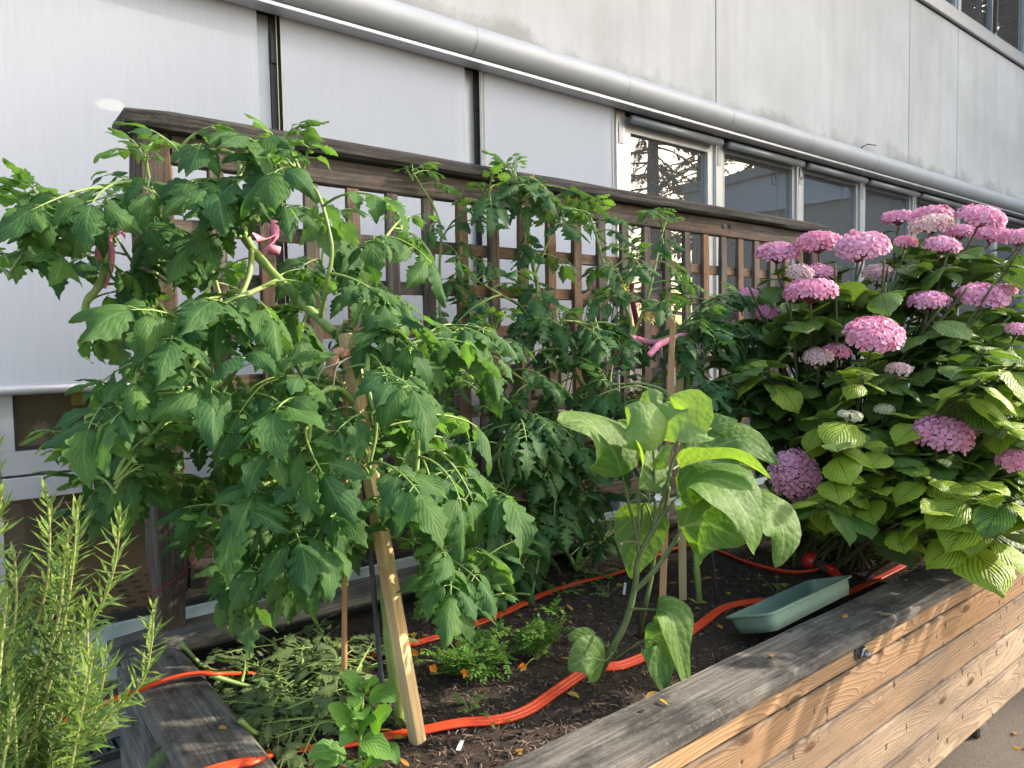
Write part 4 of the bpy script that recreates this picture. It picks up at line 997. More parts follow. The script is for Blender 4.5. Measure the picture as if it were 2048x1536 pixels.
HL = [ovate_leaf(U(0.125, 0.15), U(0.054, 0.063), U(0.15, 0.5), U(0.05, 0.4), M['hyd']) for _ in range(6)]
HD = [ovate_leaf(U(0.125, 0.15), U(0.054, 0.063), U(0.1, 0.4), U(0.1, 0.4), M['hyd_d']) for _ in range(6)]

def floret_verts(r, cup, yaw):
    vs = [Vector((0, 0, 0))]; fs = []; uv = [(0.5, 0)]
    for q in range(4):
        a0 = yaw + q * PI / 2 + U(-0.08, 0.08); o = len(vs); rr = r * U(0.9, 1.08)
        for (rad, an) in ((0.45, -0.55), (0.82, -0.62), (1.02, -0.25), (1.02, 0.25), (0.82, 0.62), (0.45, 0.55)):
            vs.append(Vector((math.cos(a0 + an) * rad * rr, math.sin(a0 + an) * rad * rr, cup * rr * rad * rad + U(-0.05, 0.05) * rr))); uv.append((0.5, rad))
        m_ = len(vs); vs.append(Vector((math.cos(a0) * 0.6 * rr, math.sin(a0) * 0.6 * rr, cup * rr * 0.25))); uv.append((0.5, 0.55))
        fs += [(0, o, m_), (o, o + 1, m_), (o + 1, o + 2, m_), (o + 2, o + 3, m_), (o + 3, o + 4, m_), (o + 4, o + 5, m_), (o + 5, 0, m_)]
    return vs, fs, uv
FLO = []
for k in range(5):
    v_, f_, u_ = floret_verts(0.0165, U(0.05, 0.35), U(0, 1.5)); mb = MB(); mb.add(v_, f_, u_); FLO.append(mb.mesh('floret', M['pink']))
hb = Vector((3.12, 1.62, SOIL - 0.02))
hy = thing('hydrangea_bush', 'big hydrangea bush with pink mophead flowers and yellowish green leaves', 'hydrangea', hb)
leafsites = []
def h_stem(tip, base, leaves, top, lscale=1.0, dark=0.5, r=0.0055):
    mid = base.lerp(tip, 0.55); mid.z += 0.10 * (tip.z - base.z); mid += Vector((U(-0.04, 0.04), U(-0.04, 0.04), 0))
    path = spline([base, mid, tip], 8); n = len(path)
    mb = MB(); mb.tube(path, [r * (1.25 - 0.5 * i / n) for i in range(n)], 6); put('stem', mb, M['hydstem'], hy)
    tot = (tip - base).length; az = U(0, PI)
    for k in range(leaves):
        d = top + k * U(0.065, 0.09)
        if d > tot * 0.8: break
        f = 1 - d / tot; i = min(int(f * (n - 1)), n - 2); p = path[i].lerp(path[i + 1], f * (n - 1) - i)
        for sd in (0, PI):
            a = az + sd + U(-0.25, 0.25); s = lscale * min(1.35, 0.70 + 0.18 * k) * U(0.85, 1.12)
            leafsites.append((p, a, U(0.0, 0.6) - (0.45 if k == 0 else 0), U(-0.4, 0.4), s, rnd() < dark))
        az += PI / 2 + U(-0.2, 0.2)
def head(c, R, mat, parent, n=70, flat=0.62, tilt=None, singly=False):
    axis = Vector((U(-0.2, 0.2) - 0.18, U(-0.2, 0.2) - 0.22, 1)).normalized() if tilt is None else Vector(tilt).normalized()
    Q = axis.to_track_quat('Z', 'X').to_matrix()
    fl = MB(); st = MB(); sites = []
    ga = PI * (3 - math.sqrt(5))
    for k in range(n):
        zz = 1 - (k + 0.5) / n * 1.28
        rr = math.sqrt(max(0, 1 - zz * zz)); a = k * ga + U(-0.15, 0.15)
        d = Vector((rr * math.cos(a), rr * math.sin(a), zz)); j = U(0.93, 1.07)
        p = Q @ Vector((d.x * R * j, d.y * R * j, d.z * R * flat * j)); nn = (Q @ Vector((d.x, d.y, d.z * 1.2 + 0.25)) + Vector((U(-0.2, 0.2), U(-0.2, 0.2), U(-0.2, 0.2)))).normalized()
        sites.append((p, nn))
        if k % 2 == 0: st.tube([c - axis * R * 0.55, c + p * 0.55 - axis * R * 0.15, c + p * 0.97], 0.0012, 4, cap=False)
    st.tube([c - axis * R * 0.75, c - axis * R * 0.4], 0.004, 6)
    if singly:
        ho = put('flower_head', st, M['pedicel'], parent)
        for (p, nn) in sites:
            o = obj('floret', random.choice(FLO), ho, c + p - Vector(parent.location), (nn.to_track_quat('Z', 'X').to_matrix() @ Matrix.Rotation(U(0, 6), 3, 'Z')).to_euler(), R * U(0.9, 1.15) * 14.0)
    else:
        for (p, nn) in sites:
            v_, f_, u_ = floret_verts(R * 0.26 * U(0.85, 1.15), U(0.05, 0.35), U(0, 6)); q = nn.to_track_quat('Z', 'X').to_matrix()
            fl.add([c + p + q @ x for x in v_], f_, u_)
        o2 = len(fl.f); 
        for f in st.f: pass
        fo = len(fl.v); fl.v.extend(st.v); fl.f.extend([[i + fo for i in f] for f in st.f]); fl.uv.extend(st.uv); fl.mi.extend([1] * len(st.f))
        put('flower_head', fl, [mat, M['pedicel']], parent)
    return c - axis * R * 0.75
HEADS = [(1555,508,86,3.2,'pink'),(1637,487,92,3.1,'pink'),(1725,492,104,2.8,'pink'),(1620,584,106,2.7,'pink'),(1797,436,66,3.3,'pink'),(1863,430,78,3.25,'pink'),(1862,450,80,3.0,'pale'),
 (1812,484,48,3.1,'pink'),(1885,492,70,2.9,'pink'),(1962,434,92,3.0,'pink'),(1920,466,60,3.3,'pink'),(1985,470,70,3.25,'pink'),(2038,476,74,2.9,'pink'),(1857,602,80,2.8,'pink'),(1967,593,96,2.75,'pink'),(1748,668,114,2.55,'pink'),
 (1636,712,60,2.75,'pale'),(1674,703,56,2.78,'pink'),(1797,739,50,2.6,'pale'),(1888,868,112,2.45,'pink'),(1935,853,60,2.6,'pale'),(1590,951,106,2.65,'pink'),(2036,922,78,2.35,'pink'),(2035,658,46,2.7,'pink'),(2010,580,45,3.0,'pink'),
 (1600,545,56,3.0,'pale'),(1642,543,60,3.05,'pink'),(1497,586,42,3.2,'pink'),(1527,624,58,3.15,'pink'),(1448,630,54,3.3,'pink'),(1430,672,70,3.2,'pink'),(1715,512,60,3.05,'pink'),(1755,545,60,3.2,'pale'),(1768,818,40,2.6,'bud'),(1706,832,38,2.5,'bud'),(1690,828,30,2.5,'bud'),(1470,822,32,3.0,'pink')]
for k, (px, py, dia, D, mt) in enumerate(HEADS):
    c = PD(px, py, D); R = dia / 2 / FPX * D * 0.88
    ball = (px == 1590)
    s = head(c, R, M[mt], hy, int(40 + dia * 0.5), 0.92 if ball else U(0.45, 0.56), (-0.45, -0.6, 0.6) if ball else None, px in (1748, 1888, 1590, 1620))
    ang = U(0, 6.28); base = hb + Vector((math.cos(ang) * U(0.05, 0.3), math.sin(ang) * U(0.05, 0.2), 0))
    h_stem(s, base, 5, 0.03, 0.95, 0.2)
HPOLY = [(1500,560),(1600,540),(1750,500),(1900,470),(2060,470),(2120,700),(2120,1090),(1960,1100),(1860,1080),(1720,1050),(1600,1050),(1560,1000),(1545,850),(1440,760),(1400,690)]
cnt = 0
while cnt < 150:
    x, y = U(1400, 2120), U(470, 1100)
    if not inside(HPOLY, x, y): continue
    D = U(2.35, 2.85) if y > 700 else U(2.6, 3.2)
    if x < 1640: D = U(2.7, 3.2)
    tip = PD(x, y, D)
    if tip.z < 0.70 and tip.y < 1.15: tip.z = 0.75
    ang = U(0, 6.28); base = hb + Vector((math.cos(ang) * U(0.05, 0.35), math.sin(ang) * U(0.05, 0.22), 0))
    h_stem(tip, base, 4, 0.0, U(0.85, 1.15), 0.28 if x > 1650 else 0.5); cnt += 1
# a few leaf rosettes over the front rim
for (x, y, D) in ((1700,830,2.45),(1960,760,2.2),(2010,850,2.2),(1960,1000,2.2),(1900,1030,2.25),(2030,1000,2.1),(1860,960,2.35),(1990,1075,2.2),(2040,720,2.3)):
    tip = PD(x, y, D); ang = U(0, 6.28); base = hb + Vector((U(-0.1, 0.3), U(-0.2, 0.1), 0)); h_stem(tip, base, 4, 0.0, 1.2, 0.1)
def cull(p, a, s):
    tip = p + Vector((math.cos(a), math.sin(a), 0)) * 0.16 * s
    q = proj(tip)
    if q[1] > 1085 and q[0] < 1830: return True
    if 1560 < q[0] < 1760 and q[1] > 1050: return True
    return tip.z < RZ + 0.03 and tip.y < 1.25
HS = [(px, py, dia * 0.5, D) for (px, py, dia, D, _) in HEADS]
def hides(p, a, s):
    for f in (0.05, 0.11, 0.16):
        x, y, d = proj(p + Vector((math.cos(a), math.sin(a), -0.25)) * f * s)
        for (hx_, hy_, hr, hd) in HS:
            if d < hd + 0.02 and abs(x - hx_) < hr * 1.05 + 8 and abs(y - hy_) < hr * 0.75 + 10: return True
    return False
leafsites = [l for l in leafsites if not hides(l[0], l[1], l[4])]
leafsites = [l for l in leafsites if not cull(l[0], l[1], l[4])]
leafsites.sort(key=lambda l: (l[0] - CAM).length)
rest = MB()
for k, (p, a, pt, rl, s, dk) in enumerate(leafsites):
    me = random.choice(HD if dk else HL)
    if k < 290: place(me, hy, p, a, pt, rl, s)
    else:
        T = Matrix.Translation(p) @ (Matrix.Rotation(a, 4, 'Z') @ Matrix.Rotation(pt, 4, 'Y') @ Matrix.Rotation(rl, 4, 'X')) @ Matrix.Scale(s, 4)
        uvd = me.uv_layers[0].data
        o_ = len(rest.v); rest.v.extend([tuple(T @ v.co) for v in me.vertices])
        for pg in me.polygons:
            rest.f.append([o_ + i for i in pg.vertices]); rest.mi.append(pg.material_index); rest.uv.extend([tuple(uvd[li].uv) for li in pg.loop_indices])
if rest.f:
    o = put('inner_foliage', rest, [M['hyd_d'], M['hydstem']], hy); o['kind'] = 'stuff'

# ================================================================== EGGPLANT
random.seed(41)
eb = PZ(1192, 1362, SOIL - 0.02)
eg = thing('eggplant_plant', 'young eggplant with broad pale green leaves and dark stem at the front', 'eggplant', eb)
def EC(x, y, d=2.03): return PD(1100 + x * 0.4035, 780 + y * 0.4035, d)
def bigleaf(pts, W, nrm, fold=0.25, wave=0.08, curl=0.0, lob=0.14, pet=None):
    path = spline(pts, 5); n = len(path) - 1; S = (-1, -0.66, -0.33, 0, 0.33, 0.66, 1); vs = []; uv = []; ph = U(0, 6)
    nrm = Vector(nrm).normalized()
    for i, p in enumerate(path):
        t = i / n; tg = (path[min(i + 1, n)] - path[max(i - 1, 0)]).normalized(); sd = tg.cross(nrm).normalized(); nn = sd.cross(tg).normalized()
        wd = W * 1.38 * math.sin(PI * min(1, t ** 0.68 * 0.98 + 0.02)) ** 0.75 * (1 - 0.35 * max(0, (t - 0.5) / 0.5)) * (1 + lob * math.sin(t * 11 + ph))
        if i == n: wd = W * 0.03
        for s in S:
            a_ = abs(s); z = fold * wd * a_ + wave * W * a_ * a_ * math.sin(t * 8 + ph + (2 if s > 0 else 0)) - curl * wd * a_ ** 3 + 0.02 * W * math.sin(t * 23 + a_ * 9 + ph)
            vs.append(p + sd * s * wd + nn * z); uv.append((0.5 + s / 2, t))
    k = len(S); mb = MB(); mb.add(vs, [(i * k + j, i * k + j + 1, (i + 1) * k + j + 1, (i + 1) * k + j) for i in range(n) for j in range(k - 1)], uv)
    if pet: mb.tube(spline([pet] + list(pts[:2]), 5), [0.0042, 0.004, 0.0038, 0.0035, 0.003, 0.0028, 0.0025, 0.0022, 0.002, 0.0018, 0.0014], 6, mi=1)
    o = put('leaf', mb, [M['egg'], M['eggstem']], eg); return o
stp = [eb] + [EC(*q) for q in [(300, 1300), (375, 1150), (420, 980), (440, 830), (520, 680), (590, 580)]]
mb = MB(); pth = spline(stp, 5); mb.tube(pth, [0.0115 - 0.005 * i / len(pth) for i in range(len(pth))], 9, jit=0.04); put('stem', mb, M['eggstem'], eg)
for br, r in (([(440, 830), (425, 700), (390, 560), (360, 430)], 0.005), ([(440, 830), (440, 640), (440, 490)], 0.005), ([(520, 680), (520, 480), (512, 300)], 0.0048), ([(500, 700), (560, 540), (600, 380), (640, 260)], 0.0055), ([(540, 650), (600, 570), (645, 520)], 0.005), ([(420, 990), (540, 860), (650, 690)], 0.006), ([(420, 1000), (520, 900), (640, 730)], 0.005)):
    mb = MB(); pth = spline([EC(*q) for q in br], 5); mb.tube(pth, [r * (1 - 0.35 * i / len(pth)) for i in range(len(pth))], 7); put('branch', mb, M['eggstem'], eg)
# second stem behind
mb = MB(); pth = spline([PZ(1277, 1275, SOIL - 0.02)] + [EC(x, y, 2.16) for x, y in ((470, 1080), (500, 940), (520, 800), (560, 640), (590, 480))], 5); mb.tube(pth, [0.009 - 0.004 * i / len(pth) for i in range(len(pth))], 8); put('stem', mb, M['eggstem'], eg)
UPV = Vector((0, 0, 1)); CV = -R_F
def mixv(u, c, r=0.0): return UPV * u + CV * c + R_R * r
bigleaf([EC(360, 425, 2.05), EC(300, 280, 2.06), EC(180, 160, 2.03), EC(35, 150, 1.98)], 0.075, mixv(0.9, 0.6, 0.2), 0.15, 0.1, 0.2)
bigleaf([EC(440, 490, 2.0), EC(455, 380, 2.02), EC(415, 250, 2.05), EC(335, 150, 2.05)], 0.062, mixv(0.2, 0.5, 0.8), 0.5, 0.06)
bigleaf([EC(512, 300, 2.02), EC(510, 220, 2.0), EC(450, 130, 2.0), EC(370, 80, 2.02)], 0.06, mixv(0.3, -0.85, -0.5), 0.35, 0.06)
bigleaf([EC(640, 258, 2.03), EC(650, 180, 2.04), EC(690, 90, 2.04), EC(590, 35, 2.06)], 0.066, mixv(0.25, -0.9, 0.3), 0.3, 0.06)
bigleaf([EC(570, 250, 2.1), EC(560, 150, 2.12), EC(520, 60, 2.13), EC(560, 15, 2.14)], 0.055, mixv(0.25, -0.9, 0.1), 0.3, 0.05)
bigleaf([EC(700, 330, 2.14), EC(800, 290, 2.16), EC(960, 250, 2.15), EC(1130, 370, 2.1)], 0.075, mixv(0.75, 0.7, 0.1), 0.08, 0.08, 0.1, 0.14, EC(600, 400, 2.06))
bigleaf([EC(645, 388, 2.03), EC(760, 350, 2.0), EC(920, 345, 1.98), EC(1095, 440, 1.97)], 0.040, mixv(0.85, -0.35, 0.0), 0.5, 0.06)
bigleaf([EC(640, 525, 2.03), EC(760, 440, 1.98), EC(900, 520, 1.93), EC(1000, 680, 1.9), EC(1010, 815, 1.9)], 0.082, mixv(0.75, 0.55, 0.4), 0.2, 0.1, 0.1)
bigleaf([EC(700, 500, 2.08), EC(860, 430, 2.08), EC(960, 450, 2.05), EC(1050, 540, 2.02)], 0.06, mixv(0.9, 0.4, 0.1), 0.1, 0.08, 0.1, 0.14, EC(600, 560, 2.05))
bigleaf([EC(648, 685, 2.03), EC(740, 660, 2.0), EC(850, 690, 1.97), EC(962, 765, 1.95)], 0.083, mixv(0.35, 0.95, 0.0), 0.06, 0.05, 0.1, 0.08)
bigleaf([EC(950, 560, 2.06), EC(1080, 600, 2.02), EC(1160, 720, 2.0), EC(1120, 880, 1.99)], 0.07, mixv(0.55, 0.7, 0.5), 0.15, 0.08, 0.1, 0.12, EC(650, 690, 2.06))
bigleaf([EC(470, 560, 2.06), EC(450, 680, 2.07), EC(430, 800, 2.06), EC(400, 935, 2.05)], 0.058, mixv(0.15, 1, -0.1), 0.08, 0.05, 0.0, 0.06, EC(520, 690, 2.04))
bigleaf([EC(530, 1090, 1.98), EC(600, 1120, 1.94), EC(640, 1300, 1.92), EC(690, 1512, 1.92)], 0.040, mixv(0.2, 0.85, 0.5), 0.35, 0.06, 0.1, 0.1, EC(380, 1085, 2.03))
bigleaf([EC(470, 1240, 1.97), EC(540, 1260, 1.95), EC(545, 1380, 1.93), EC(570, 1505, 1.92)], 0.044, mixv(0.2, 0.9, 0.25), 0.4, 0.05, 0.1, 0.05, EC(320, 1335, 2.02))
bigleaf([EC(270, 1345, 2.0), EC(210, 1330, 1.97), EC(150, 1340, 1.95), EC(90, 1390, 1.94)], 0.046, mixv(0.4, 0.9, 0.0), 0.05, 0.05, 0.1, 0.05, EC(310, 1300, 2.02))
bigleaf([EC(225, 1240, 2.02), EC(170, 1225, 2.02), EC(120, 1225, 2.02), EC(90, 1240, 2.02)], 0.02, mixv(0.6, 0.8, 0.0), 0.1, 0.05, 0.0, 0.05, EC(330, 1300, 2.03))
bigleaf([EC(520, 390, 2.01), EC(545, 350, 2.0), EC(570, 300, 2.0), EC(612, 275, 2.0)], 0.016, mixv(0.3, 0.8, 0.4), 0.3, 0.05)
bigleaf([EC(800, 190, 2.2), EC(840, 170, 2.2), EC(880, 160, 2.2), EC(930, 150, 2.2)], 0.03, mixv(0.7, 0.7, 0.0), 0.1, 0.05, 0, 0.05, EC(680, 250, 2.08))
for (x, y) in ((535, 530), (635, 555)):
    mb = MB(); c = EC(x, y, 2.02)
    for j in range(6):
        a = j * PI / 3; d = (R_R * math.cos(a) + UPV * math.sin(a) - R_F * 0.3) * 0.012; e = (R_R * -math.sin(a) + UPV * math.cos(a)) * 0.005
        mb.add([c, c + d * 0.6 + e, c + d, c + d * 0.6 - e], [(0, 1, 2, 3)])
    put('blossom', mb, M['white'], eg)
mb = MB(); mb.tube(spline([EC(460, 765, 2.02), EC(410, 750, 2.0), EC(365, 755, 1.99), EC(345, 768, 1.99)], 4), [0.0015] * 9 + [0.002, 0.005, 0.007, 0.002], 6); put('dried_blossom', mb, M['fibre'], eg)

# ================================================================== WEED AT THE FRONT LEFT
random.seed(43)
wb = PZ(722, 1545, SOIL - 0.01)
wd_ = thing('basil_weed', 'bright green leafy seedling with toothed leaves growing by the hose', 'seedling', wb)
def WC(x, y, d): return PD(560 + x * 0.166, 1340 + y * 0.166, d)
Dw = proj(wb)[2] - 0.02
def weedleaf(a, b, W, nz=(0.8, 0.6), f=0.2):
    a = WC(a[0], a[1], Dw); b = WC(b[0], b[1], Dw - 0.035); m_ = a.lerp(b, 0.5) + UPV * 0.010
    path = spline([a, m_, b], 5); n = len(path) - 1; vs = []; uv = []; S = (-1, -0.5, 0, 0.5, 1); nrm = mixv(*nz); ph = U(0, 6)
    for i, p in enumerate(path):
        t = i / n; tg = (path[min(i + 1, n)] - path[max(i - 1, 0)]).normalized(); sd = tg.cross(nrm).normalized(); nn = sd.cross(tg)
        w_ = W * math.sin(PI * min(1, t ** 0.85 * 0.98 + 0.02)) ** 0.8 * (1 + (0.09 if i % 2 else -0.05))
        for s in S: vs.append(p + sd * s * w_ + nn * (f * w_ * abs(s) + 0.06 * W * math.sin(t * 9 + ph + s))); uv.append((0.5 + s / 2, t))
    mb = MB(); k = 5; mb.add(vs, [(i * k + j, i * k + j + 1, (i + 1) * k + j + 1, (i + 1) * k + j) for i in range(n) for j in range(k - 1)], uv); put('leaf', mb, M['weed'], wd_)
mb = MB(); mb.tube([wb] + [WC(x, y, Dw) for x, y in ((960, 1000), (970, 800), (990, 500), (1005, 260))], [0.004, 0.0036, 0.003, 0.0025, 0.0015], 7); put('stem', mb, M['stem'], wd_)
mb = MB(); mb.tube([wb + Vector((0.02, 0, 0)), WC(1090, 1100, Dw), WC(1000, 900, Dw)], 0.0025, 6); put('stem', mb, M['stem'], wd_)
for a, b_, W in (((985, 265), (700, 60), 0.020), ((1030, 260), (1190, 145), 0.014), ((1080, 315), (1410, 370), 0.024), ((1000, 300), (935, 350), 0.010), ((990, 260), (980, 215), 0.008),
               ((890, 740), (575, 430), 0.024), ((960, 560), (810, 400), 0.022), ((980, 520), (1000, 600), 0.022), ((940, 770), (1165, 590), 0.018), ((1110, 740), (1350, 480), 0.026), ((920, 770), (720, 930), 0.018),
               ((980, 835), (1335, 1080), 0.026), ((905, 730), (900, 650), 0.010), ((800, 1000), (430, 1190), 0.028), ((720, 1000), (330, 1050), 0.024), ((1300, 920), (1420, 1140), 0.016), ((950, 1000), (1030, 1060), 0.010), ((1000, 1150), (1250, 1150), 0.014), ((870, 1090), (830, 1200), 0.012), ((930, 1130), (950, 1200), 0.012)):
    weedleaf(a, b_, W)

# ================================================================== MARIGOLDS
random.seed(47)
def fern_leaf():
    mb = MB(); L = U(0.045, 0.07); n = 5
    mb.tube([(0, 0, 0), (L * 0.5, 0, 0.006), (L, 0, 0.0)], 0.0008, 4)
    for i in range(n):
        t = 0.25 + 0.75 * i / (n - 1); l = L * 0.34 * (1 - 0.35 * abs(t - 0.6))
        for sd in (-1, 1) if i < n - 1 else (0,):
            leaflet(mb, (L * t, 0, 0.006 * (1 - abs(2 * t - 1))), sd * 0.85, l, l * 0.22, U(-0.2, 0.3), U(0, 0.6), 0.1, 0.05, 0, 0.15, 3)
    return mb.mesh('leaf', [M['mari']])
FL = [fern_leaf() for _ in range(6)]
def marigold(px, py, lab, nl, spread, hgt, flowers):
    b = PZ(px, py, SOIL); b.z = soil_z(b.x, b.y) - 0.003
    t = thing('marigold_plant', lab, 'marigold', b)
    for k in range(nl // 9):
        a = U(0, 6.28); r = spread * math.sqrt(rnd()); top = b + Vector((math.cos(a) * r * 1.25, math.sin(a) * r, hgt * U(0.45, 1.0)))
        m_ = b.lerp(top, 0.5) + Vector((U(-0.02, 0.02), U(-0.02, 0.02), 0.01)); pth = spline([b, m_, top], 5); mb = MB(); mb.tube(pth, 0.0013, 5); put('stem', mb, M['stem'], t)
        for j in range(9):
            f = 0.3 + 0.7 * j / 8; p = pth[min(int(f * 10), 10)]; place(random.choice(FL), t, p, U(0, 6.28), U(-0.9, 0.3), U(-0.4, 0.4), U(0.7, 1.15))
    for (fx, fy) in flowers:
        q = PZ(fx, fy, SOIL + 0.06); mb = MB()
        for j in range(7):
            a = j * 2 * PI / 7 + U(-0.2, 0.2); d = (R_R * math.cos(a) + UPV * math.sin(a)) * 0.013 * U(0.6, 1.1) - R_F * U(-0.004, 0.008); e = (R_R * -math.sin(a) + UPV * math.cos(a)) * 0.005
            mb.add([q, q + d * 0.7 + e, q + d * 1.1, q + d * 0.7 - e], [(0, 1, 2, 3)])
        fo = put('flower', mb, M['orange'], t); mb = MB(); mb.tube(spline([q + R_F * 0.003, q + Vector((0, 0.01, -0.02)), b.lerp(q, 0.4) + Vector((0, 0, 0.01)), b], 4), [0.003] + [0.0012] * 12, 5); put('flower_stalk', mb, M['stem'], fo)
marigold(945, 1350, 'low ferny marigold clump with small orange flowers beside the pale stake', 243, 0.13, 0.10, ((866, 1337), (930, 1345), (918, 1290), (830, 1306)))
marigold(1075, 1318, 'smaller ferny marigold with two orange blossoms growing toward the eggplant', 126, 0.08, 0.13, ((1086, 1269), (1080, 1283), (1046, 1331)))

# ================================================================== ROSEMARY
random.seed(53)
rb = PD(40, 1720, 1.12); rb.z = 0.62
ros = thing('rosemary_bush', 'bright yellowish green rosemary bush left of the planter', 'rosemary', rb)
def sprig(pts, dens=1.0):
    path = spline(pts, 8); n = len(path); mb = MB()
    mb.tube(path, [0.0032 * (1 - 0.6 * i / n) for i in range(n)], 6, mi=1)
    run = 0; nxt = 0.02; az = U(0, 6); tot = sum((path[i + 1] - path[i]).length for i in range(n - 1))
    for i in range(n - 1):
        seg = (path[i + 1] - path[i]).length; tg = (path[i + 1] - path[i]).normalized()
        a_ = tg.cross(Vector((0.2, 0.9, 0.1))).normalized(); b_ = tg.cross(a_)
        while run + seg >= nxt:
            p = path[i].lerp(path[i + 1], (nxt - run) / seg); f = nxt / tot
            for q in range(3):
                an = az + q * PI * 2 / 3 + U(-0.3, 0.3); out = a_ * math.cos(an) + b_ * math.sin(an)
                open_ = 1.0 if f < 0.85 else max(0.25, 1.0 - (f - 0.85) * 5)
                d0 = (tg * U(0.5, 0.9) + out * open_ * U(0.8, 1.1)).normalized(); l = U(0.032, 0.050) * (0.65 if f > 0.93 else 1); w_ = 0.0030
                d1 = (d0 + tg * U(-0.25, 0.35) + UPV * U(-0.3, 0.2)).normalized(); sd = d0.cross(out.cross(tg)).normalized(); sd = tg.cross(d0).normalized()
                m1 = p + d0 * l * 0.5; e = m1 + d1 * l * 0.5
                nn = sd.cross(d0) * 0.0007
                mb.add([p + sd * w_ * 0.5, p - sd * w_ * 0.5, m1 + sd * w_ + nn, m1 + nn * 2, m1 - sd * w_ + nn, e], [(0, 1, 4, 3), (0, 3, 2), (2, 3, 5), (3, 4, 5)], [(0.4, 0), (0.6, 0), (0, 0.5), (0.5, 0.5), (1, 0.5), (0.5, 1)], 0 if f + U(-0.15, 0.15) > 0.72 else 2)
            az += PI / 2 + U(-0.3, 0.3); nxt += U(0.010, 0.0145) / dens
        run += seg
    put('sprig', mb, [M['rose'], M['rosestem'], M['rose_d']], ros)
D = 1.08
SPR = [[(93,975),(100,1070),(92,1180),(60,1270),(10,1350),(-40,1440)],[(156,1000),(150,1090),(140,1180),(120,1290),(90,1400),(40,1560)],[(241,1028),(232,1120),(212,1190),(185,1240),(130,1330),(90,1450)],[(307,1218),(303,1290),(280,1370),(200,1450),(110,1536),(60,1620)],[(174,1208),(176,1300),(178,1400),(160,1480),(120,1600)],[(58,1280),(50,1370),(30,1450),(10,1560)],[(29,1108),(33,1200),(20,1300),(-10,1400)],[(137,1058),(128,1140),(118,1230),(90,1340),(50,1470)],[(4,985),(-10,1080),(-30,1180),(-60,1290)],[(149,1232),(146,1310),(130,1400),(100,1520)],[(10,1190),(0,1300),(-20,1400)],[(100,1250),(80,1350),(60,1450),(30,1580)],[(-10,900),(-30,1000),(-50,1100),(-80,1250)],[(215,1300),(200,1390),(165,1480),(110,1600)],[(240,1400),(190,1470),(120,1560)],[(60,1180),(45,1260),(20,1370),(0,1500)],[(120,1130),(105,1230),(70,1350),(30,1480)]]
for pth in SPR:
    dd = U(-0.07, 0.07); P3 = [PD(x, y, D + dd + 0.02 * k) for k, (x, y) in enumerate(pth)]; P3.reverse()
    P3 = [P3[0].lerp(rb, 0.6) if P3[0].z > rb.z + 0.05 else rb.copy()] + P3 if P3[0].z > rb.z else [rb.copy()] + P3
    sprig(P3)
for k in range(20):
    x = U(-60, 190); y = U(1230, 1500) - (0 if x > 60 else 60); dd = D + U(-0.12, 0.15); tip = PD(x, y, dd)
    if tip.z < rb.z + 0.08: tip.z = rb.z + U(0.08, 0.2)
    m_ = rb.lerp(tip, 0.55) + Vector((U(-0.03, 0.03), U(-0.03, 0.03), -0.02)); sprig([rb + Vector((U(-0.04, 0.04), U(-0.04, 0.04), 0)), m_, tip])
potz = rb.z
T = Matrix.Translation((rb.x, rb.y, 0))
mb = MB(); mb.lathe([(0.0, GZ), (0.13, GZ), (0.19, potz - 0.06), (0.205, potz - 0.06), (0.21, potz - 0.005), (0.19, potz - 0.005), (0.185, potz - 0.03), (0.0, potz - 0.025)], T, 28)
rp = put('plant_pot', mb, M['pot']); tag(rp, 'tall terracotta pot holding the rosemary bush', 'pot')

# ================================================================== HOSE, NOZZLE, TRAY
random.seed(61)
def SP(px, py, dz=0.008):
    p = PZ(px, py, SOIL); p.z = soil_z(p.x, p.y) + dz; return p
left = [PD(60, 1500, 1.5), PD(130, 1446, 1.62), PZ(230, 1404, RZ + 0.035), PZ(300, 1376, RZ + 0.012), PZ(350, 1358, RZ + 0.010), PZ(400, 1349, RZ + 0.010), PZ(438, 1350, RZ + 0.002)]
back = [SP(x, y) for x, y in ((520, 1350), (620, 1340), (700, 1322), (760, 1302), (900, 1268), (1010, 1225), (1080, 1192), (1160, 1165), (1240, 1142), (1330, 1100), (1385, 1092), (1440, 1108), (1500, 1135), (1580, 1152), (1640, 1148), (1690, 1120), (1760, 1104), (1840, 1094))]
turn = [SP(1862, 1100), SP(1850, 1112), SP(1790, 1145), SP(1715, 1180), SP(1660, 1205)]
front = [SP(x, y) for x, y in ((1600, 1203), (1520, 1212), (1450, 1225), (1400, 1258), (1340, 1295), (1290, 1318), (1240, 1340), (1180, 1352), (1120, 1385), (1060, 1425), (1000, 1448), (920, 1460), (830, 1470), (760, 1480), (680, 1497), (600, 1504), (540, 1514))]
tail = [PZ(512, 1520, RZ + 0.012), PZ(480, 1527, RZ + 0.012), PZ(420, 1545, RZ + 0.010), PZ(380, 1565, RZ + 0.005), PZ(330, 1600, RZ - 0.03)]
path = spline(left + back + turn + front + tail, 6)
mb = MB(); n = len(path); vs = []; W = 0.0150
prof = []
for s in range(13):
    u = -1 + 2 * s / 12; prof.append((u, 0.0046 * abs(math.sin(u * PI * 1.5 + PI / 2)) ** 0.5 + 0.0004))
k = len(prof) * 2
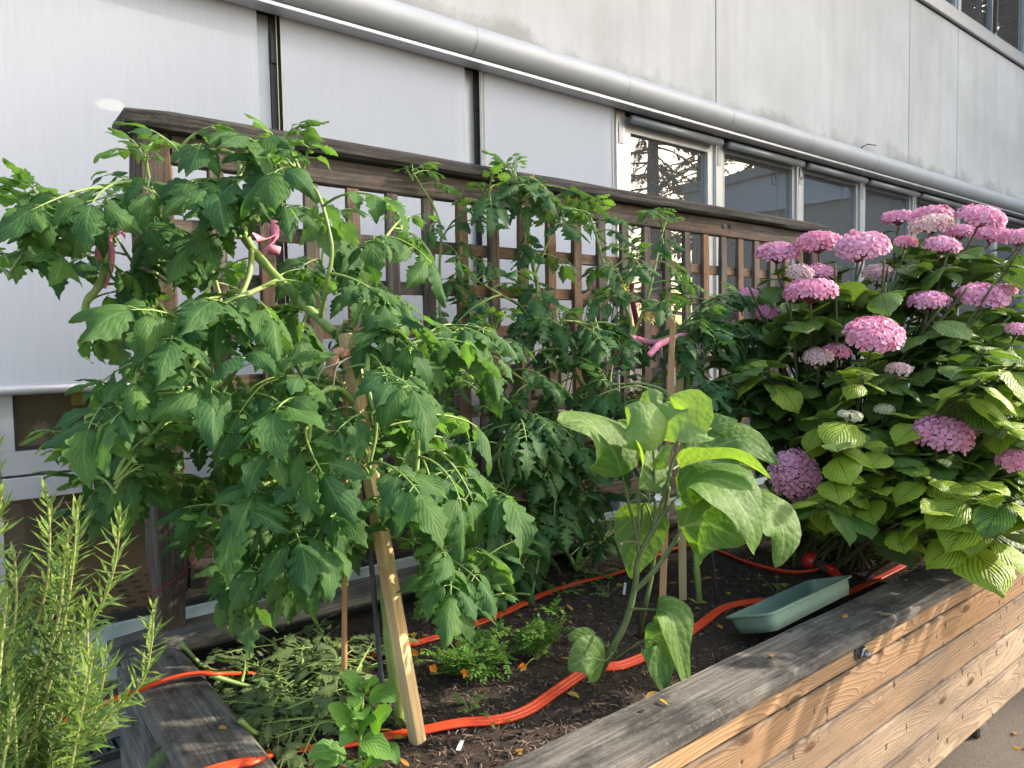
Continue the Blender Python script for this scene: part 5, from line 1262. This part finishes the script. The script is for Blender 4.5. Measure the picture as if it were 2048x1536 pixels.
for i, p in enumerate(path):
    tg = (path[min(i + 1, n - 1)] - path[max(i - 1, 0)]).normalized(); sd = tg.cross(UPV).normalized(); nn = sd.cross(tg).normalized()
    tw = 0.35 * math.sin(i * 0.06 + 1.0) + 0.25; sd2 = sd * math.cos(tw) + nn * math.sin(tw); nn2 = nn * math.cos(tw) - sd * math.sin(tw); lift = nn * (W * abs(math.sin(tw)) * 0.8)
    for (u, h) in prof: vs.append(p + lift + sd2 * u * W + nn2 * h)
    for (u, h) in reversed(prof): vs.append(p + lift + sd2 * u * W - nn2 * h)
fs = [(i * k + j, (i + 1) * k + j, (i + 1) * k + (j + 1) % k, i * k + (j + 1) % k) for i in range(n - 1) for j in range(k)]
mb.add(vs, fs); hs = put('garden_hose', mb, M['hose']); tag(hs, 'flat ribbed orange red hose looping over the soil and left rim', 'hose')
# nozzle
nb = SP(1640, 1148, 0.03); ndir = (SP(1595, 1128, 0.035) - SP(1690, 1165, 0.03)).normalized()
noz = thing('spray_nozzle', 'red and grey spray nozzle lying on the soil by the hydrangea', 'nozzle', nb)
Q = ndir.to_track_quat('Z', 'Y').to_matrix().to_4x4(); T = Matrix.Translation(nb) @ Q
mb = MB(); mb.lathe([(0.0, 0.015), (0.022, 0.018), (0.034, 0.03), (0.039, 0.05), (0.039, 0.062), (0.034, 0.066)], T, 24); put('spray_head', mb, M['nozred'], noz)
mb = MB(); mb.lathe([(0.034, 0.0655), (0.028, 0.075), (0.0, 0.073)], T, 24); put('spray_face', mb, M['black'], noz)
mb = MB(); mb.lathe([(0.0, -0.055), (0.018, -0.055), (0.02, -0.03), (0.018, 0.0), (0.023, 0.018), (0.0, 0.02)], T, 18); put('barrel', mb, M['nozgrey'], noz)
mb = MB(); gp = [T @ Vector((0, 0, -0.05)), T @ Vector((0.004, -0.006, -0.085)), T @ Vector((0.01, -0.02, -0.12)), T @ Vector((0.02, -0.03, -0.15))]; mb.tube(spline(gp, 4), [0.019] * 5 + [0.018, 0.017, 0.016, 0.016, 0.015, 0.015, 0.014, 0.013], 10); put('grip', mb, M['nozred'], noz)
mb = MB(); mb.tube([T @ Vector((0.015, 0.012, -0.03)), T @ Vector((0.03, 0.02, -0.06)), T @ Vector((0.035, 0.02, -0.10))], [0.006, 0.008, 0.006], 8); put('trigger', mb, M['nozred'], noz)
# tray
A = PZ(1552, 1266, RZ + 0.004); B = PZ(1712, 1184, RZ + 0.004)
tx = (B - A).normalized(); L = (B - A).length
tnrm = Vector((0.0, 0.36, 1)).normalized(); tyy = tnrm.cross(tx).normalized(); tn = tx.cross(tyy).normalized()
Lt, Wt, Ht = L * 1.02, 0.17, 0.058
org = A
def TP(u, v, h): return org + tx * (u * Lt) + tyy * (v * Wt) + tn * h
def ring(ins, h):
    r = 0.07; out = []
    for (cu, cv, a0) in ((1, 0, -PI / 2), (1, 1, 0), (0, 1, PI / 2), (0, 0, PI)):
        for q in range(5):
            a = a0 + q * PI / 8; ru = 0.028 / Lt; rv = 0.028 / Wt
            iu, iv = ins / Lt, ins / Wt
            u = (1 - iu - ru if cu else iu + ru) + ru * math.cos(a); v = (1 - iv - rv if cv else iv + rv) + rv * math.sin(a); out.append(TP(u, v, h))
    return out
rings = [ring(0.014, 0.0), ring(0.008, 0.022), ring(0.0075, 0.023), ring(0.006, Ht - 0.012), ring(0.004, Ht - 0.006), ring(-0.006, Ht - 0.005), ring(-0.007, Ht), ring(0.004, Ht + 0.0015), ring(0.0075, Ht - 0.004), ring(0.012, 0.024), ring(0.018, 0.005)]
mb = MB(); vs = [p for r in rings for p in r]; m_ = 20
fs = [(i * m_ + j, i * m_ + (j + 1) % m_, (i + 1) * m_ + (j + 1) % m_, (i + 1) * m_ + j) for i in range(len(rings) - 1) for j in range(m_)]
fs.append(tuple(range(m_))[::-1]); fs.append(tuple((len(rings) - 1) * m_ + j for j in range(m_)))
mb.add(vs, fs); ty_o = put('plant_saucer', mb, M['tray']); tag(ty_o, 'sage green rectangular plastic saucer leaning on the front rim', 'saucer')
for p in ty_o.data.polygons: p.use_smooth = len(p.vertices) < 6

# ================================================================== SMALL THINGS
random.seed(67)
def flat_leaf(L, W):
    mb = MB(); leaflet(mb, (0, 0, 0.004), 0, L, W, U(-0.2, 0.1), U(-0.3, 0.7), U(-0.5, 0.3), 0.1, 0, 0.02, 6); return mb.mesh('fallen_leaf', M['deadleaf'])
FA = [flat_leaf(U(0.028, 0.04), U(0.006, 0.011)) for _ in range(6)]
G = 'small fallen leaves'
def fallen(p, s, lab):
    o = obj('fallen_leaf', random.choice(FA), None, p, (U(-0.2, 0.2), U(-0.2, 0.2), U(0, 6.28)), s); tag(o, lab, 'leaf', G)
for (x, y) in ((1545, 1317), (1693, 1230), (1830, 1168), (1320, 1400), (442, 1452)):
    p = PZ(x, y, RZ + 0.003); fallen(p, 0.9, 'small yellow fallen leaf lying on the weathered rim board')
k = 0
while k < 95:
    x = 0.56 + 2.4 * rnd() ** 1.2; y = U(1.23, 2.15); p = Vector((x, y, soil_z(x, y) + 0.004)); q = proj(p)
    if 0 < q[0] < 2048 and q[1] < 1536: fallen(p, U(0.7, 1.35), 'small dry yellowish fallen leaf lying on the dark planter soil'); k += 1
for k in range(46):
    x = U(2.7, 4.2); y = U(0.55, 0.98) if k % 3 else U(0.86, 1.0)
    fallen(Vector((x, y, GZ + 0.004)), U(0.8, 1.5), 'small dry yellow fallen leaf lying on the brown paving')
# plant labels
for (a, b_, lab) in (((916, 1508), (932, 1470), 'white stick lying on the soil beside the orange hose'), ((1042, 1140), (1068, 1135), 'white plant label stuck in shaded soil near the back rim'), ((1248, 1190), (1258, 1160), 'white plant label stuck behind the eggplant stem')):
    pa = SP(*a, 0.004)
    mb = MB(); mb.box((0, -0.005, 0), (0.045, 0.005, 0.0016)); o = put('plant_label', mb, M['white'], None, False); o.location = pa
    o.rotation_euler = (0, -1.2, 0.4) if a[0] > 1000 else (0, 0, (SP(*b_, 0.004) - pa).to_track_quat('X', 'Z').to_euler().z); tag(o, lab, 'plant label')
# small weeds on the soil
random.seed(71)
def sprout(px, py, n, s, lab, mats=None):
    b = SP(px, py, 0.0); t = thing('seedling', lab, 'seedling', b)
    for k in range(n):
        a = U(0, 6.28); e = b + Vector((math.cos(a) * s * U(0.3, 1), math.sin(a) * s * U(0.3, 1), s * U(0.2, 0.7))); mb = MB(); mb.tube(spline([b, b.lerp(e, 0.5) + UPV * 0.008, e], 3), 0.0009, 4)
        leaflet(mb, e, a, s * 0.35, s * 0.10, U(-0.3, 0.2), 0.4, 0.1, 0.05, 0, 0.03, 5, mi=1); leaflet(mb, b.lerp(e, 0.6) + UPV * 0.006, a + 1.2, s * 0.28, s * 0.08, 0, 0.4, 0.1, 0.05, 0, 0.03, 5, mi=1)
        put('shoot', mb, [M['stem'], M['weed']], t)
sprout(985, 1452, 7, 0.045, 'tiny sprout growing right beside the front hose')
sprout(940, 1430, 8, 0.06, 'thin trailing weed between marigold and front hose')
sprout(1190, 1150, 12, 0.10, 'creeping weed growing in shade behind the back hose')
sprout(1150, 1120, 12, 0.10, 'creeping weed growing in shade along the back rim')
sprout(1215, 1195, 9, 0.07, 'small weed growing in front of the back hose')
sprout(1555, 1195, 6, 0.10, 'forked little seedling growing by the saucer')
sprout(1120, 1190, 9, 0.09, 'leafy weed half hiding the back hose')
# dark red string chair behind the trellis
ch = thing('string_chair', 'dark red corded folding chair behind the trellis', 'chair', PY(1230, 800, 2.9))
mb = MB(); mb.tube([PY(1248, 520, 2.85), PY(1285, 700, 2.85), PY(1310, 860, 2.85)], 0.016, 8); put('frame_tube', mb, M['redcord'], ch)
mb = MB(); mb.tube([PY(1265, 570, 2.9), PY(1230, 700, 2.9), PY(1190, 900, 2.9)], 0.013, 8); put('frame_tube', mb, M['redcord'], ch)
mb = MB()
for i in range(9): mb.tube([PY(1240 - i * 6, 520 + i * 4, 2.86), PY(1150 - i * 14, 640 + i * 18, 2.9)], 0.0028, 5); mb.tube([PY(1180 + i * 7, 560, 2.9), PY(1125 + i * 9, 800, 2.92)], 0.0028, 5)
put('cords', mb, M['redcord'], ch)
mb = MB(); mb.tube(spline([PY(290, 1195, 2.42), PY(350, 1160, 2.42), PY(400, 1110, 2.46), PY(430, 1080, 2.5)], 5), 0.0022, 5); o = put('red_thread', mb, M['redcord']); tag(o, 'thin dark red thread slung from the left post to the lower rail', 'thread')

# ================================================================== BEHIND THE CAMERA (seen in the window reflections; tall tree row added for shade)
random.seed(83)
op = thing('opposite_building', 'low grey wing closing the yard with pale fascia, seen in the window reflections', 'building', (21, -2, GZ))
def ob(name, a, b_, mat): mb = MB(); mb.box(a, b_); return put(name, mb, mat, op, False)
M['opp'] = plain('grey_render', (0.30, 0.30, 0.285), 0.9, var=0.05, scale=1.0); M['fascia'] = plain('pale_fascia', (0.50, 0.58, 0.66), 0.5)
ob('wall', (21, -9.2, GZ), (27, 3.4, 5.6), M['opp']); ob('roof_fascia', (20.8, -9.4, 5.61), (27.1, 3.4, 6.7), M['fascia']); ob('roof', (20.6, -9.6, 6.71), (27.2, 3.4, 7.0), M['alu_d'])
def spray():
    mb = MB()
    for k in range(26):
        t = k / 25; x = t * 1.3; z = -0.25 * t * t
        for sd in (-1, 1):
            l = 0.34 * (1 - 0.65 * t) * U(0.7, 1.2); a = sd * U(0.7, 1.1); d = Vector((math.cos(a), math.sin(a), U(-0.6, -0.1))) * l; n_ = Vector((-d.y, d.x, 0)).normalized() * 0.035
            b_ = Vector((x, 0, z)); mb.add([b_, b_ + d * 0.5 + n_, b_ + d, b_ + d * 0.5 - n_], [(0, 1, 2, 3)])
    return mb
SPRAY = spray()
def conifer(x, y, h, r, lab, low, nb=150, big=1.0):
    t = thing('conifer_tree', lab, 'tree', (x, y, GZ), 'conifers across the yard')
    mb = MB(); mb.tube([(x, y, GZ), (x + 0.1, y, h * 0.5), (x, y, h)], [0.32, 0.2, 0.03], 10); put('trunk', mb, M['bark'], t)
    cr = MB()
    for k in range(nb):
        f = (k + rnd()) / nb; z = low + (h - low) * f; rad = r * (1 - f) ** 0.8 * U(0.5, 1.0); a = U(0, 6.28); s = big * U(0.8, 1.3) * (0.6 + 0.5 * (1 - f))
        T = Matrix.Translation((x + math.cos(a) * rad * 0.6, y + math.sin(a) * rad * 0.6, z)) @ Matrix.Rotation(a, 4, 'Z') @ Matrix.Rotation(U(0.0, 0.5), 4, 'Y') @ Matrix.Scale(s, 4)
        cr.add([T @ Vector(v) for v in SPRAY.v], SPRAY.f)
        cr.tube([(x, y, z + 0.2), T @ Vector((0, 0, 0)), T @ Vector((1.0, 0, -0.15))], [0.04, 0.03, 0.01], 4)
    put('crown', cr, M['needles'], t)
    return t
conifer(18.6, -9.0, 15, 3.2, 'dark conifer across the yard, mirrored at the left of the first clear window', 2.2)
conifer(24.5, -11.5, 14, 3.0, 'conifer with drooping boughs mirrored in the second clear window', 5.0)
ORD = ('first', 'second', 'third', 'fourth', 'fifth', 'sixth', 'seventh', 'eighth', 'ninth', 'tenth')
src = conifer(29.0, -8.5, 35, 3.0, 'tall dense conifer, first in the row from its open end', 1.5, 520, 2.3)  # unseen row of trees, added to keep the sun off the facade
for q in range(1, 9):
    t = src.copy(); COL.objects.link(t); t.location = (29.0 + 0.5 * (q % 2), -8.5 + 1.65 * q, GZ); t.rotation_euler = (0, 0, q * 1.3); t['label'] = 'tall dense conifer added for shade, %s in the row from its open end' % ORD[q]
    for ch_ in src.children:
        c = ch_.copy(); COL.objects.link(c); c.parent = t
